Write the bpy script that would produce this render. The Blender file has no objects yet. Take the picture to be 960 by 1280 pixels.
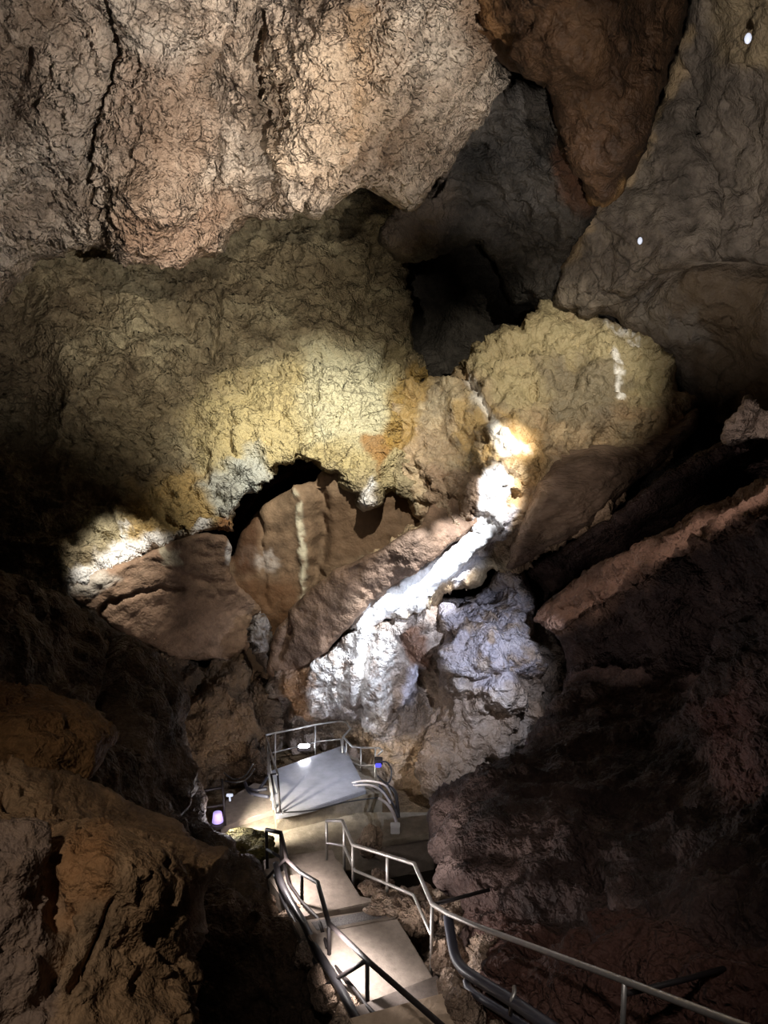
import bpy, bmesh, math, random
import numpy as np
from mathutils import Vector, Matrix

random.seed(7)
SC = bpy.context.scene
COL = SC.collection
CAM_Z = 8.2
F = 931.0
PITCH = math.radians(8.0)
CP, SP = math.cos(PITCH), math.sin(PITCH)


def srgb(r, g, b):
    f = lambda c: (c / 255 / 12.92) if c / 255 <= 0.04045 else ((c / 255 + 0.055) / 1.055) ** 2.4
    return (f(r), f(g), f(b))


def PW(px, py, d):
    """points at distance d along the view axis -> world (numpy)"""
    px, py, d = np.asarray(px, float), np.asarray(py, float), np.asarray(d, float)
    u = (px - 480) / F * d
    v = -(py - 640) / F * d
    return np.stack([u, d * CP + v * SP, CAM_Z - d * SP + v * CP], -1)


def P(px, py, d):
    return Vector(PW(px, py, d).tolist())


def G(px, py, z):
    """world point where the sight line meets the horizontal plane z"""
    dy = (py - 640) / F
    d = (CAM_Z - z) / (dy * CP + SP)
    return P(px, py, d)


# ------------------------------------------------------------------ noise
_rng = np.random.RandomState(11)
_perm = _rng.permutation(4096).astype(np.int64)
_grad = _rng.normal(size=(4096, 3))
_grad /= np.linalg.norm(_grad, axis=1)[:, None]
_rnd = _rng.rand(4096, 4)


def _hash(i, j, k):
    return _perm[(_perm[(_perm[i & 4095] + j) & 4095] + k) & 4095]


def perlin(p):
    i = np.floor(p).astype(np.int64)
    f = p - i
    w = f * f * f * (f * (f * 6 - 15) + 10)
    out = 0
    for dx in (0, 1):
        wx = w[:, 0] if dx else 1 - w[:, 0]
        for dy in (0, 1):
            wy = w[:, 1] if dy else 1 - w[:, 1]
            for dz in (0, 1):
                wz = w[:, 2] if dz else 1 - w[:, 2]
                g = _grad[_hash(i[:, 0] + dx, i[:, 1] + dy, i[:, 2] + dz)]
                out = out + wx * wy * wz * ((f - np.array([dx, dy, dz])) * g).sum(1)
    return out * 1.5


def fbm(p, octv=4, gain=0.5):
    a, out = 1.0, 0
    for o in range(octv):
        out = out + a * perlin(p * (2.03 ** o) + o * 17.3)
        a *= gain
    return out


def ridged(p, octv=4, gain=0.5):
    a, out = 1.0, 0
    for o in range(octv):
        n = 1 - np.abs(perlin(p * (2.07 ** o) + o * 31.7)) * 2
        out = out + a * n
        a *= gain
    return out - 0.6


def facet(p):
    """chiselled blocks: a tilted plane per Worley cell"""
    i = np.floor(p).astype(np.int64)
    best = np.full(len(p), 1e9)
    val = np.zeros(len(p))
    for dx in (-1, 0, 1):
        for dy in (-1, 0, 1):
            for dz in (-1, 0, 1):
                c = i + np.array([dx, dy, dz])
                h = _hash(c[:, 0], c[:, 1], c[:, 2])
                r = _rnd[h]
                q = p - (c + r[:, :3])
                dist = (q * q).sum(1)
                v = (q * _grad[(h * 7 + 13) & 4095]).sum(1) + (r[:, 3] - 0.5) * 0.6
                m = dist < best
                best = np.where(m, dist, best)
                val = np.where(m, v, val)
    return val


def stretch(p, a, k):
    a = np.array(a, float)
    a /= np.linalg.norm(a)
    return p + np.outer(p @ a, a) * (k - 1)


# ------------------------------------------------------------------ polygons in the drawing frame
def resample(poly, seg=5.0, closed=True):
    poly = [np.array(q, float) for q in poly]
    out = []
    n = len(poly)
    for k in range(n if closed else n - 1):
        a, b = poly[k], poly[(k + 1) % n]
        m = max(1, int(np.linalg.norm(b - a) / seg))
        for t in range(m):
            out.append(a + (b - a) * t / m)
    if not closed:
        out.append(poly[-1])
    return np.array(out)


def jagged(poly, jag, seed, closed=True):
    q = resample(poly, 5.0, closed)
    if len(q) < 4:
        return q
    if closed:                                   # round the corners a little
        for _ in range(2):
            q = q * 0.5 + 0.25 * (np.roll(q, 1, 0) + np.roll(q, -1, 0))
    p3 = np.stack([q[:, 0] / 42, q[:, 1] / 42, np.full(len(q), seed * 3.71)], -1)
    nx = fbm(p3, 4, 0.6)
    ny = fbm(p3 + 57.1, 4, 0.6)
    return q + jag * np.stack([nx, ny], -1)


def seg_dist(pts, line, closed):
    """distance to a polyline and the closest point"""
    best = np.full(len(pts), 1e18)
    cl = np.zeros_like(pts)
    n = len(line)
    for k in range(n if closed else n - 1):
        a, b = line[k], line[(k + 1) % n]
        ab = b - a
        L = (ab * ab).sum()
        if L < 1e-9:
            continue
        t = np.clip(((pts - a) @ ab) / L, 0, 1)
        c = a + t[:, None] * ab
        d = ((pts - c) ** 2).sum(1)
        m = d < best
        best = np.where(m, d, best)
        cl[m] = c[m]
    return np.sqrt(best), cl


def inside(pts, poly):
    x, y = pts[:, 0], pts[:, 1]
    r = np.zeros(len(pts), bool)
    n = len(poly)
    for k in range(n):
        (x1, y1), (x2, y2) = poly[k], poly[(k + 1) % n]
        if y1 == y2:
            continue
        c = ((y1 > y) != (y2 > y)) & (x < (x2 - x1) * (y - y1) / (y2 - y1) + x1)
        r ^= c
    return r


def tps(ctrl, q):
    c = np.array(ctrl, float)
    xy, v = c[:, :2] / 300.0, c[:, 2]
    n = len(c)
    U = lambda r2: np.where(r2 > 1e-12, r2 * np.log(np.maximum(r2, 1e-12)), 0)
    A = np.zeros((n + 3, n + 3))
    d2 = ((xy[:, None] - xy[None]) ** 2).sum(-1)
    A[:n, :n] = U(d2) + np.eye(n) * 1e-3
    A[:n, n] = 1
    A[:n, n + 1:] = xy
    A[n, :n] = 1
    A[n + 1:, :n] = xy.T
    w = np.linalg.solve(A, np.concatenate([v, [0, 0, 0]]))
    qq = q / 300.0
    out = w[n] + qq @ w[n + 1:]
    for k in range(n):
        out = out + w[k] * U(((qq - xy[k]) ** 2).sum(1))
    return out


def mesh_from(name, verts, quads, mats=None, smooth=True):
    me = bpy.data.meshes.new(name)
    me.vertices.add(len(verts))
    me.vertices.foreach_set('co', np.asarray(verts, np.float32).ravel())
    q = np.asarray(quads, np.int32)
    me.loops.add(q.size)
    me.loops.foreach_set('vertex_index', q.ravel())
    me.polygons.add(len(q))
    me.polygons.foreach_set('loop_start', np.arange(len(q), dtype=np.int32) * 4)
    me.update(calc_edges=True)
    me.validate()
    me.polygons.foreach_set('use_smooth', np.full(len(me.polygons), smooth))
    return me


def tag(o, label=None, cat=None, group=None, kind=None):
    if label:
        o['label'] = label
    if cat:
        o['category'] = cat
    if group:
        o['group'] = group
    if kind:
        o['kind'] = kind
    return o


_seed = [0]


def rock(name, poly, ctrl, mat, step=3.0, jag=5.0, edge=26.0, lip=0.5, thick=1.6, noise=(), cracks=(), paint=(), parent=None):
    """a closed rock solid: outline at its own distance, relief, rounded rim and a rear side"""
    _seed[0] += 1
    sd = _seed[0]
    pl = jagged(poly, jag, sd)
    x0, y0 = pl.min(0) - step * 2
    x1, y1 = pl.max(0) + step * 2
    nx, ny = int((x1 - x0) / step) + 1, int((y1 - y0) / step) + 1
    gx, gy = np.meshgrid(x0 + np.arange(nx) * step, y0 + np.arange(ny) * step)
    pts = np.stack([gx.ravel(), gy.ravel()], -1)
    dist, cl = seg_dist(pts, pl, True)
    ins = inside(pts, pl)
    sdf = np.where(ins, dist, -dist)
    keep = sdf > -0.75 * step
    kg = keep.reshape(ny, nx)
    cell = kg[:-1, :-1] & kg[1:, :-1] & kg[:-1, 1:] & kg[1:, 1:]
    cy, cx = np.nonzero(cell)
    idx = lambda r, c: r * nx + c
    quads = np.stack([idx(cy, cx), idx(cy + 1, cx), idx(cy + 1, cx + 1), idx(cy, cx + 1)], -1)
    used = np.unique(quads)
    remap = np.full(nx * ny, -1, np.int64)
    remap[used] = np.arange(len(used))
    quads = remap[quads]
    pts, sdf, cl = pts[used], sdf[used], cl[used]
    # vertices on the open rim
    e = np.concatenate([quads[:, [0, 1]], quads[:, [1, 2]], quads[:, [2, 3]], quads[:, [3, 0]]])
    es = np.sort(e, 1)
    key = es[:, 0] * (len(used) + 1) + es[:, 1]
    u, cnt = np.unique(key, return_counts=True)
    bk = u[cnt == 1]
    rim = np.zeros(len(used), bool)
    rim[(bk // (len(used) + 1))] = True
    rim[(bk % (len(used) + 1))] = True
    snap = rim | (sdf < 0.2 * step)
    pts = np.where(snap[:, None], cl, pts)
    sdf = np.where(snap, 0, sdf)
    d0 = tps(ctrl, pts)
    t = np.clip(sdf / edge, 0, 1)
    rnd = np.sqrt(np.maximum(0, 1 - (1 - t) ** 2))
    df = d0 + lip * (1 - rnd)
    fr = PW(pts[:, 0], pts[:, 1], df)
    # normals
    nrm = np.zeros_like(fr)
    a, b, c, d_ = (fr[quads[:, k]] for k in range(4))
    fn = np.cross(c - a, d_ - b)
    for k in range(4):
        np.add.at(nrm, quads[:, k], fn)
    nrm /= np.maximum(np.linalg.norm(nrm, axis=1), 1e-9)[:, None]
    cam = np.array([0, 0, CAM_Z])
    flip = ((nrm * (cam - fr)).sum(1) < 0)
    if flip.mean() > 0.5:
        nrm = -nrm
    disp = np.zeros(len(fr))
    for nz in noise:
        kind, freq, amp = nz[0], nz[1], nz[2]
        q = fr.copy()
        if len(nz) > 3 and nz[3] is not None:
            q = stretch(q, nz[3][0], nz[3][1])
        q = q * freq + sd * 7.7
        if kind == 'f':
            wv = np.stack([fbm(q * 1.3, 2), fbm(q * 1.3 + 40, 2), fbm(q * 1.3 + 80, 2)], -1)
            val = facet(q + wv * 0.35)
        elif kind == 'r':
            val = ridged(q + 0.25 * fbm(q * 0.7 + 9, 2)[:, None], 4)
        elif kind == 't':                        # terraces
            h = fbm(q, 3) * 2.2
            val = np.floor(h) + np.clip((h - np.floor(h)) * 3, 0, 1) - h
        else:
            val = fbm(q, 5, 0.52)
        disp += amp * val
    wob = np.stack([fbm(np.c_[pts / 30, np.full(len(pts), 3.3)], 3), fbm(np.c_[pts / 30, np.full(len(pts), 8.8)], 3)], -1)
    for line, wd, dp in cracks:
        ln = resample(line, 8, False)
        dd, _ = seg_dist(pts + wob * 7, ln, False)
        disp -= dp * np.exp(-(dd / wd) ** 2)
    disp *= 0.35 + 0.65 * np.clip(sdf / (edge * 0.5), 0, 1)
    fr = fr + nrm * disp[:, None]
    # rear side
    cen = pts.mean(0)
    inner = np.nonzero(~rim)[0]
    db = d0 + lip + thick * rnd
    sc = np.clip(d0 / db, 0.55, 1)[:, None]
    bp = cen + (pts - cen) * sc
    br = PW(bp[:, 0], bp[:, 1], db)
    rmap = np.arange(len(used))
    rmap[inner] = len(used) + np.arange(len(inner))
    allv = np.concatenate([fr, br[inner]])
    bq = rmap[quads][:, ::-1]
    me = mesh_from(name, allv, np.concatenate([quads, bq]))
    # minerals and painted light: rgb + weight
    colr = np.zeros((len(used), 4))
    for pt in paint:
        shape, rgb, wgt, soft = pt[0], pt[1], pt[2], pt[3]
        wa = pt[4] if len(pt) > 4 else 12
        q = pts + wob * wa
        if shape[0] == 'poly':
            pp = np.array(shape[1], float)
            dd, _ = seg_dist(q, pp, True)
            s = np.where(inside(q, pp), dd, -dd)
            m = np.clip(s / soft + 0.5, 0, 1)
        else:
            ln = np.array([l[:2] for l in shape[1]], float)
            best = np.full(len(q), 1e9)
            for k in range(len(ln) - 1):
                w0, w1 = shape[1][k][2], shape[1][k + 1][2]
                ab = ln[k + 1] - ln[k]
                tt = np.clip(((q - ln[k]) @ ab) / (ab @ ab), 0, 1)
                dd = np.linalg.norm(q - ln[k] - tt[:, None] * ab, axis=1) - (w0 + (w1 - w0) * tt)
                best = np.minimum(best, dd)
            m = np.clip(-best / soft + 0.5, 0, 1)
        m = m * m * (3 - 2 * m)
        if len(pt) > 5:                          # broken up by grain
            g = fbm(fr * pt[5], 4, 0.6)
            m = np.clip(m * (1 + 1.6 * g) , 0, 1) * np.clip(0.5 + 2.2 * g + m * 0.8, 0, 1)
        m = m * wgt
        colr[:, :3] = colr[:, :3] * (1 - m[:, None]) + np.array(rgb) * m[:, None]
        colr[:, 3] = 1 - (1 - colr[:, 3]) * (1 - m)
    ca = np.concatenate([colr, np.zeros((len(inner), 4))])
    # un-premultiply so that the shader can mix by weight
    ca[:, :3] /= np.maximum(ca[:, 3:4], 1e-4)
    at = me.attributes.new('mineral_and_light', 'FLOAT_COLOR', 'POINT')
    if len(me.vertices) == len(ca):
        at.data.foreach_set('color', ca.astype(np.float32).ravel())
    me.materials.append(mat)
    o = bpy.data.objects.new(name, me)
    COL.objects.link(o)
    if parent:
        o.parent = parent
    return o


# ------------------------------------------------------------------ materials
def new_mat(name):
    m = bpy.data.materials.new(name)
    m.use_nodes = True
    nt = m.node_tree
    nt.nodes.clear()
    out = nt.nodes.new('ShaderNodeOutputMaterial')
    b = nt.nodes.new('ShaderNodeBsdfPrincipled')
    nt.links.new(b.outputs[0], out.inputs[0])
    return m, nt, b


def rock_mat(name, c1, c2, c3, scale=1.0, crack=0.5, crack_scale=1.2, bump=0.5, rough=0.75, spec=0.3, grain=1.0, aniso=None, mottled=0.5):
    """stone of three mixed colours with stains of minerals and painted light, fine cracks and grain"""
    m, nt, b = new_mat(name)
    N, L = nt.nodes.new, nt.links.new
    geo = N('ShaderNodeNewGeometry')
    mp = N('ShaderNodeMapping')
    mp.vector_type = 'POINT'
    if aniso:
        mp.inputs['Rotation'].default_value = aniso[0]
        mp.inputs['Scale'].default_value = aniso[1]
    L(geo.outputs['Position'], mp.inputs[0])
    vec = mp.outputs[0]

    def noise(sc, det=6, rg=0.6, dist=0.0, v=None):
        n = N('ShaderNodeTexNoise')
        n.inputs['Scale'].default_value = sc
        n.inputs['Detail'].default_value = det
        n.inputs['Roughness'].default_value = rg
        n.inputs['Distortion'].default_value = dist
        L(v or vec, n.inputs['Vector'])
        return n

    def ramp(src, stops):
        r = N('ShaderNodeValToRGB')
        el = r.color_ramp.elements
        el[0].position, el[0].color = stops[0][0], (*stops[0][1], 1)
        el[1].position, el[1].color = stops[-1][0], (*stops[-1][1], 1)
        for s in stops[1:-1]:
            x = el.new(s[0])
            x.color = (*s[1], 1)
        L(src, r.inputs[0])
        return r

    def mix(fac, a, bb, mode='MIX'):
        x = N('ShaderNodeMix')
        x.data_type = 'RGBA'
        x.blend_type = mode
        if isinstance(fac, float):
            x.inputs[0].default_value = fac
        else:
            L(fac, x.inputs[0])
        for i, s in ((6, a), (7, bb)):
            if isinstance(s, tuple):
                x.inputs[i].default_value = (*s, 1)
            else:
                L(s, x.inputs[i])
        return x.outputs[2]

    n1 = noise(0.55 * scale, 6, 0.62, 0.4)
    base = ramp(n1.outputs[0], [(0.32, c1), (0.5, c2), (0.68, c3)]).outputs[0]
    n2 = noise(3.1 * scale, 4, 0.7, 0.2)
    dk = ramp(n2.outputs[0], [(0.3, (1 - mottled,) * 3), (0.62, (1.12, 1.12, 1.12))]).outputs[0]
    base = mix(1.0, base, dk, 'MULTIPLY')
    at = N('ShaderNodeAttribute')
    at.attribute_name = 'mineral_and_light'
    n4 = noise(5.5, 6, 0.7)
    mm = N('ShaderNodeMath')
    mm.operation = 'MULTIPLY'
    rr = ramp(n4.outputs[0], [(0.3, (0.72, 0.72, 0.72)), (0.55, (1, 1, 1))])
    L(at.outputs['Alpha'], mm.inputs[0])
    L(rr.outputs[0], mm.inputs[1])
    base = mix(mm.outputs[0], base, at.outputs['Color'])
    # cracks
    wv = N('ShaderNodeVectorMath')
    wv.operation = 'MULTIPLY_ADD'
    n5 = noise(1.5 * crack_scale, 4, 0.6)
    L(n5.outputs['Color'], wv.inputs[0])
    wv.inputs[1].default_value = (0.55 / crack_scale,) * 3
    L(vec, wv.inputs[2])
    vo = N('ShaderNodeTexVoronoi')
    vo.feature = 'DISTANCE_TO_EDGE'
    vo.inputs['Scale'].default_value = crack_scale
    L(wv.outputs[0], vo.inputs['Vector'])
    vo2 = N('ShaderNodeTexVoronoi')
    vo2.feature = 'DISTANCE_TO_EDGE'
    vo2.inputs['Scale'].default_value = crack_scale * 3.3
    L(wv.outputs[0], vo2.inputs['Vector'])
    # cracks come and go
    nm = noise(0.8 * crack_scale, 3, 0.5)
    msk = ramp(nm.outputs[0], [(0.45, (0, 0, 0)), (0.6, (1, 1, 1))])
    k1 = ramp(vo.outputs['Distance'], [(0.0, (1, 1, 1)), (0.022, (0, 0, 0))])
    k2 = ramp(vo2.outputs['Distance'], [(0.0, (0.7, 0.7, 0.7)), (0.035, (0, 0, 0))])
    kk = mix(1.0, k1.outputs[0], k2.outputs[0], 'LIGHTEN')
    kk = mix(1.0, kk, msk.outputs[0], 'MULTIPLY')
    km = N('ShaderNodeMath')
    km.operation = 'MULTIPLY'
    L(kk, km.inputs[0])
    km.inputs[1].default_value = crack
    base = mix(km.outputs[0], base, tuple(x * 0.18 for x in c1))
    L(base, b.inputs['Base Color'])
    b.inputs['Roughness'].default_value = rough
    b.inputs['Specular IOR Level'].default_value = spec
    # relief
    h1 = noise(2.4 * grain, 3.6, 0.62, 0.3)
    h2 = noise(13.0 * grain, 1.6, 0.6, 0.5)
    ad = N('ShaderNodeMath')
    ad.operation = 'MULTIPLY_ADD'
    L(h2.outputs[0], ad.inputs[0])
    ad.inputs[1].default_value = 0.3
    L(h1.outputs[0], ad.inputs[2])
    sb = N('ShaderNodeMath')
    sb.operation = 'MULTIPLY_ADD'
    L(kk, sb.inputs[0])
    sb.inputs[1].default_value = -0.22 * crack
    L(ad.outputs[0], sb.inputs[2])
    bp = N('ShaderNodeBump')
    bp.inputs['Strength'].default_value = bump
    bp.inputs['Distance'].default_value = 0.42
    L(sb.outputs[0], bp.inputs['Height'])
    L(bp.outputs[0], b.inputs['Normal'])
    return m


def plain_mat(name, col, rough=0.5, metal=0.0, var=0.25, scale=8.0, bump=0.1, spec=0.5):
    m, nt, b = new_mat(name)
    N, L = nt.nodes.new, nt.links.new
    geo = N('ShaderNodeNewGeometry')
    n = N('ShaderNodeTexNoise')
    n.inputs['Scale'].default_value = scale
    n.inputs['Detail'].default_value = 6
    n.inputs['Roughness'].default_value = 0.65
    L(geo.outputs['Position'], n.inputs['Vector'])
    r = N('ShaderNodeValToRGB')
    r.color_ramp.elements[0].position = 0.3
    r.color_ramp.elements[1].position = 0.7
    r.color_ramp.elements[0].color = (*[c * (1 - var) for c in col], 1)
    r.color_ramp.elements[1].color = (*[min(1, c * (1 + var)) for c in col], 1)
    L(n.outputs[0], r.inputs[0])
    L(r.outputs[0], b.inputs['Base Color'])
    b.inputs['Roughness'].default_value = rough
    b.inputs['Metallic'].default_value = metal
    b.inputs['Specular IOR Level'].default_value = spec
    bp = N('ShaderNodeBump')
    bp.inputs['Strength'].default_value = bump
    bp.inputs['Distance'].default_value = 0.05
    L(n.outputs[0], bp.inputs['Height'])
    L(bp.outputs[0], b.inputs['Normal'])
    return m


def glow_mat(name, col, strength):
    m, nt, b = new_mat(name)
    b.inputs['Base Color'].default_value = (*col, 1)
    b.inputs['Emission Color'].default_value = (*col, 1)
    b.inputs['Emission Strength'].default_value = strength
    return m


M_CEIL = rock_mat('pale limestone', srgb(120, 100, 82), srgb(172, 154, 136), srgb(194, 180, 164), 0.9, 0.6, 1.1, 1.0, 0.75, 0.25)
M_BROWN = rock_mat('red brown rock', srgb(46, 32, 21), srgb(66, 46, 30), srgb(84, 61, 41), 1.2, 0.5, 1.1, 0.5, 0.7, 0.25)
M_GREY = rock_mat('grey brown rock', srgb(88, 80, 72), srgb(116, 105, 95), srgb(132, 121, 108), 1.0, 0.7, 0.6, 0.45, 0.8, 0.2)
M_DARK = rock_mat('dark grey rock', srgb(46, 43, 40), srgb(72, 67, 62), srgb(92, 86, 80), 1.2, 0.7, 0.9, 0.6, 0.8, 0.25)
M_SLOPE = rock_mat('layered ochre grey rock', srgb(112, 98, 76), srgb(146, 132, 104), srgb(176, 164, 132), 1.0, 0.55, 1.0, 0.8, 0.75, 0.25)
M_FLOW = rock_mat('flowstone', srgb(146, 120, 92), srgb(168, 146, 116), srgb(188, 172, 142), 0.9, 0.35, 1.2, 0.5, 0.6, 0.35)
M_SLAB = rock_mat('smooth brown slab rock', srgb(112, 90, 74), srgb(134, 108, 88), srgb(150, 124, 102), 0.8, 0.25, 0.9, 0.35, 0.75, 0.25, 1.3)
M_CALC = rock_mat('white calcite', srgb(226, 222, 218), srgb(240, 238, 236), srgb(246, 244, 242), 1.5, 0.15, 3.0, 0.25, 0.5, 0.4, 1.5, None, 0.15)
M_FIN = rock_mat('streaked fin rock', srgb(96, 78, 64), srgb(128, 106, 90), srgb(144, 122, 104), 1.2, 0.15, 1.2, 0.4, 0.7, 0.3, 1.2, ((0, 0.5, 0), (0.35, 1, 1)))
M_GROTTO = rock_mat('grotto rock', srgb(92, 72, 54), srgb(122, 100, 78), srgb(136, 114, 90), 0.6, 0.3, 0.6, 0.2, 0.8, 0.2)
M_COLUMN = rock_mat('pale column rock', srgb(106, 86, 70), srgb(146, 128, 114), srgb(178, 166, 158), 1.1, 0.4, 1.3, 0.7, 0.6, 0.4)
M_WALL_R = rock_mat('dark purple brown rock', srgb(44, 33, 30), srgb(66, 50, 46), srgb(90, 72, 66), 1.4, 0.25, 1.4, 0.8, 0.75, 0.25)
M_RIDGE = M_WALL_R
M_LEFT = rock_mat('dark brown wall rock', srgb(56, 44, 34), srgb(84, 66, 50), srgb(108, 88, 70), 1.3, 0.3, 1.2, 0.8, 0.75, 0.3)
M_BOULDER = rock_mat('tan boulder rock', srgb(108, 82, 58), srgb(142, 112, 82), srgb(156, 128, 100), 1.4, 0.2, 2.0, 0.4, 0.8, 0.2, 2.4)
M_OCHRE = rock_mat('ochre rock', srgb(86, 58, 32), srgb(110, 78, 46), srgb(126, 92, 58), 1.6, 0.2, 2.0, 0.6, 0.8, 0.2, 1.6)
M_RUBBLE = rock_mat('rubble stone', srgb(110, 90, 76), srgb(150, 128, 110), srgb(180, 160, 142), 2.5, 0.4, 3.0, 0.7, 0.7, 0.3, 2.0)
M_MOSS = rock_mat('mossy rock', srgb(70, 64, 34), srgb(110, 102, 58), srgb(134, 124, 78), 2.0, 0.3, 3.0, 0.8, 0.8, 0.2, 2.0)
M_CONC = plain_mat('worn concrete', srgb(140, 128, 118), 0.8, 0, 0.2, 9, 0.35, 0.3)
M_CONC_D = plain_mat('dull concrete', srgb(122, 112, 98), 0.85, 0, 0.35, 5, 0.6, 0.3)
M_NOSE = plain_mat('speckled grey grit strip', srgb(122, 118, 118), 0.85, 0, 0.6, 60, 0.4, 0.3)
M_CONC_SHADE = plain_mat('shaded grey concrete', srgb(108, 98, 92), 0.7, 0, 0.25, 9, 0.35, 0.3)  # darker copy: shade on the first step put into its colour
M_CONC_LIT = plain_mat('lit tan worn concrete', srgb(164, 144, 124), 0.8, 0, 0.2, 9, 0.35, 0.3)  # brighter copy: light on the nearer steps put into their colour
M_WET = plain_mat('wet concrete', srgb(142, 141, 146), 0.24, 0, 0.15, 4, 0.12, 0.7)
M_STEEL = plain_mat('galvanised steel', srgb(176, 172, 168), 0.42, 0.75, 0.12, 20, 0.02)
M_IRON = plain_mat('dark painted steel', srgb(34, 29, 29), 0.6, 0.0, 0.2, 20, 0.02, 0.25)
M_PIPE = plain_mat('black plastic conduit', srgb(52, 52, 62), 0.4, 0.0, 0.15, 14, 0.02, 0.4)
M_CABLE = plain_mat('black cable', srgb(34, 32, 34), 0.4, 0, 0.2, 14, 0.02)
M_CABLE_W = plain_mat('pale cable', srgb(198, 190, 192), 0.4, 0, 0.1, 14, 0.02)
M_BOX = plain_mat('white plastic', srgb(206, 204, 206), 0.4, 0, 0.05, 14, 0.02)
M_LAMP = glow_mat('white lamp', (0.9, 0.92, 1.0), 40)
M_BLUE = glow_mat('blue lamp', (0.05, 0.05, 0.7), 0.8)
M_VIOLET = glow_mat('violet lamp', (0.5, 0.38, 0.85), 0.8)
M_SPOT = glow_mat('path lamp and rock glint', (0.7, 0.75, 0.9), 0.7)  # path lamp glow, also on the bright spots of the rock
M_WATER = plain_mat('dark pool water', srgb(40, 34, 26), 0.08, 0, 0.1, 3, 0.01, 0.5)

WHITE = srgb(244, 240, 236)
COOL = srgb(186, 186, 202)
OCHRE = srgb(170, 122, 52)
YELLOW = srgb(184, 168, 120)
PALE = srgb(200, 192, 166)

# ------------------------------------------------------------------ the cave
up = (0, 0, 1)

o = rock('wall_back', [(-420, -260), (1400, -260), (1400, 1240), (-420, 1240)],
         [(-420, -260, 24), (1400, -260, 22), (480, -260, 20), (480, 400, 23), (620, 380, 21.5), (-420, 1240, 22), (1400, 1240, 21), (480, 1000, 21)],
         M_DARK, 9, 10, 40, 0.5, 1.0, [('p', 0.3, 0.8), ('f', 0.5, 0.4), ('p', 1.2, 0.2)],
         paint=[(('poly', [(280, 560), (430, 560), (430, 660), (280, 720)]), srgb(84, 40, 26), 1, 20)])
tag(o, 'dark rear rock wall of the cave seen in the deep hollows', 'wall', kind='structure')

o = rock('ceiling', [(-160, -120), (640, -120), (620, 40), (640, 100), (600, 150), (570, 185), (545, 235), (510, 270), (470, 245), (440, 252), (410, 265),
                     (368, 282), (322, 288), (300, 285), (290, 318), (235, 330), (185, 338), (150, 322), (100, 318), (60, 328), (25, 352), (5, 385), (-160, 460)],
         [(-160, -120, 9.5), (300, -120, 10), (640, -120, 11), (0, 0, 11), (60, 100, 12.2), (200, 100, 11.6), (290, 100, 13.0), (400, 60, 11.6), (400, 180, 12.6), (520, 100, 13.2),
          (200, 250, 13.2), (120, 230, 13.6), (290, 250, 14.6), (350, 265, 13.9), (20, 250, 13.6), (60, 310, 15.2), (0, 380, 16), (180, 320, 14.4), (280, 310, 15.0), (480, 230, 14.6), (600, 100, 14.4), (-160, 300, 13)],
         M_CEIL, 2.3, 8, 30, 0.9, 2.2,
         [('p', 0.45, 0.45, (up, 0.6)), ('f', 0.9, 0.2, (up, 0.6)), ('f', 2.2, 0.11), ('f', 4.6, 0.06), ('r', 2.6, 0.06), ('p', 6, 0.03)],
         cracks=[([(128, -20), (125, 60), (118, 120), (110, 190), (112, 250), (130, 300)], 5, 0.45), ([(272, 40), (275, 130), (270, 170), (274, 230)], 5, 0.5),
                 ([(322, 20), (318, 70), (330, 140), (325, 220), (318, 260)], 9, 0.6), ([(464, -10), (462, 40), (455, 100)], 5, 0.4), ([(440, 180), (400, 225), (370, 275)], 3.5, 0.3),
                 ([(5, 180), (20, 120), (35, 60)], 5, 0.3), ([(600, 40), (560, 60), (520, 110)], 4, 0.3), ([(30, 230), (70, 236), (110, 230)], 4, 0.2)],
         paint=[(('poly', [(130, 60), (250, 90), (255, 230), (190, 250), (130, 170)]), srgb(140, 110, 86), 0.5, 50, 16),
                (('poly', [(150, 260), (280, 240), (270, 330), (180, 330)]), srgb(160, 126, 102), 0.5, 30, 16),
                (('poly', [(-20, -20), (60, -20), (60, 130), (30, 180), (-20, 170)]), srgb(84, 66, 50), 0.6, 40, 16),
                (('poly', [(320, 60), (470, 20), (470, 140), (420, 240), (330, 200)]), srgb(206, 180, 150), 0.5, 60, 16),
                (('line', [(440, 0, 14), (448, 100, 10), (430, 200, 8)]), srgb(160, 124, 84), 0.4, 20, 14),
                (('poly', [(555, -20), (640, -20), (640, 60), (580, 50)]), srgb(110, 80, 54), 0.6, 30, 12)])
tag(o, 'pale cracked limestone roof bulging down over the upper left', 'ceiling', kind='structure')

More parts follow.
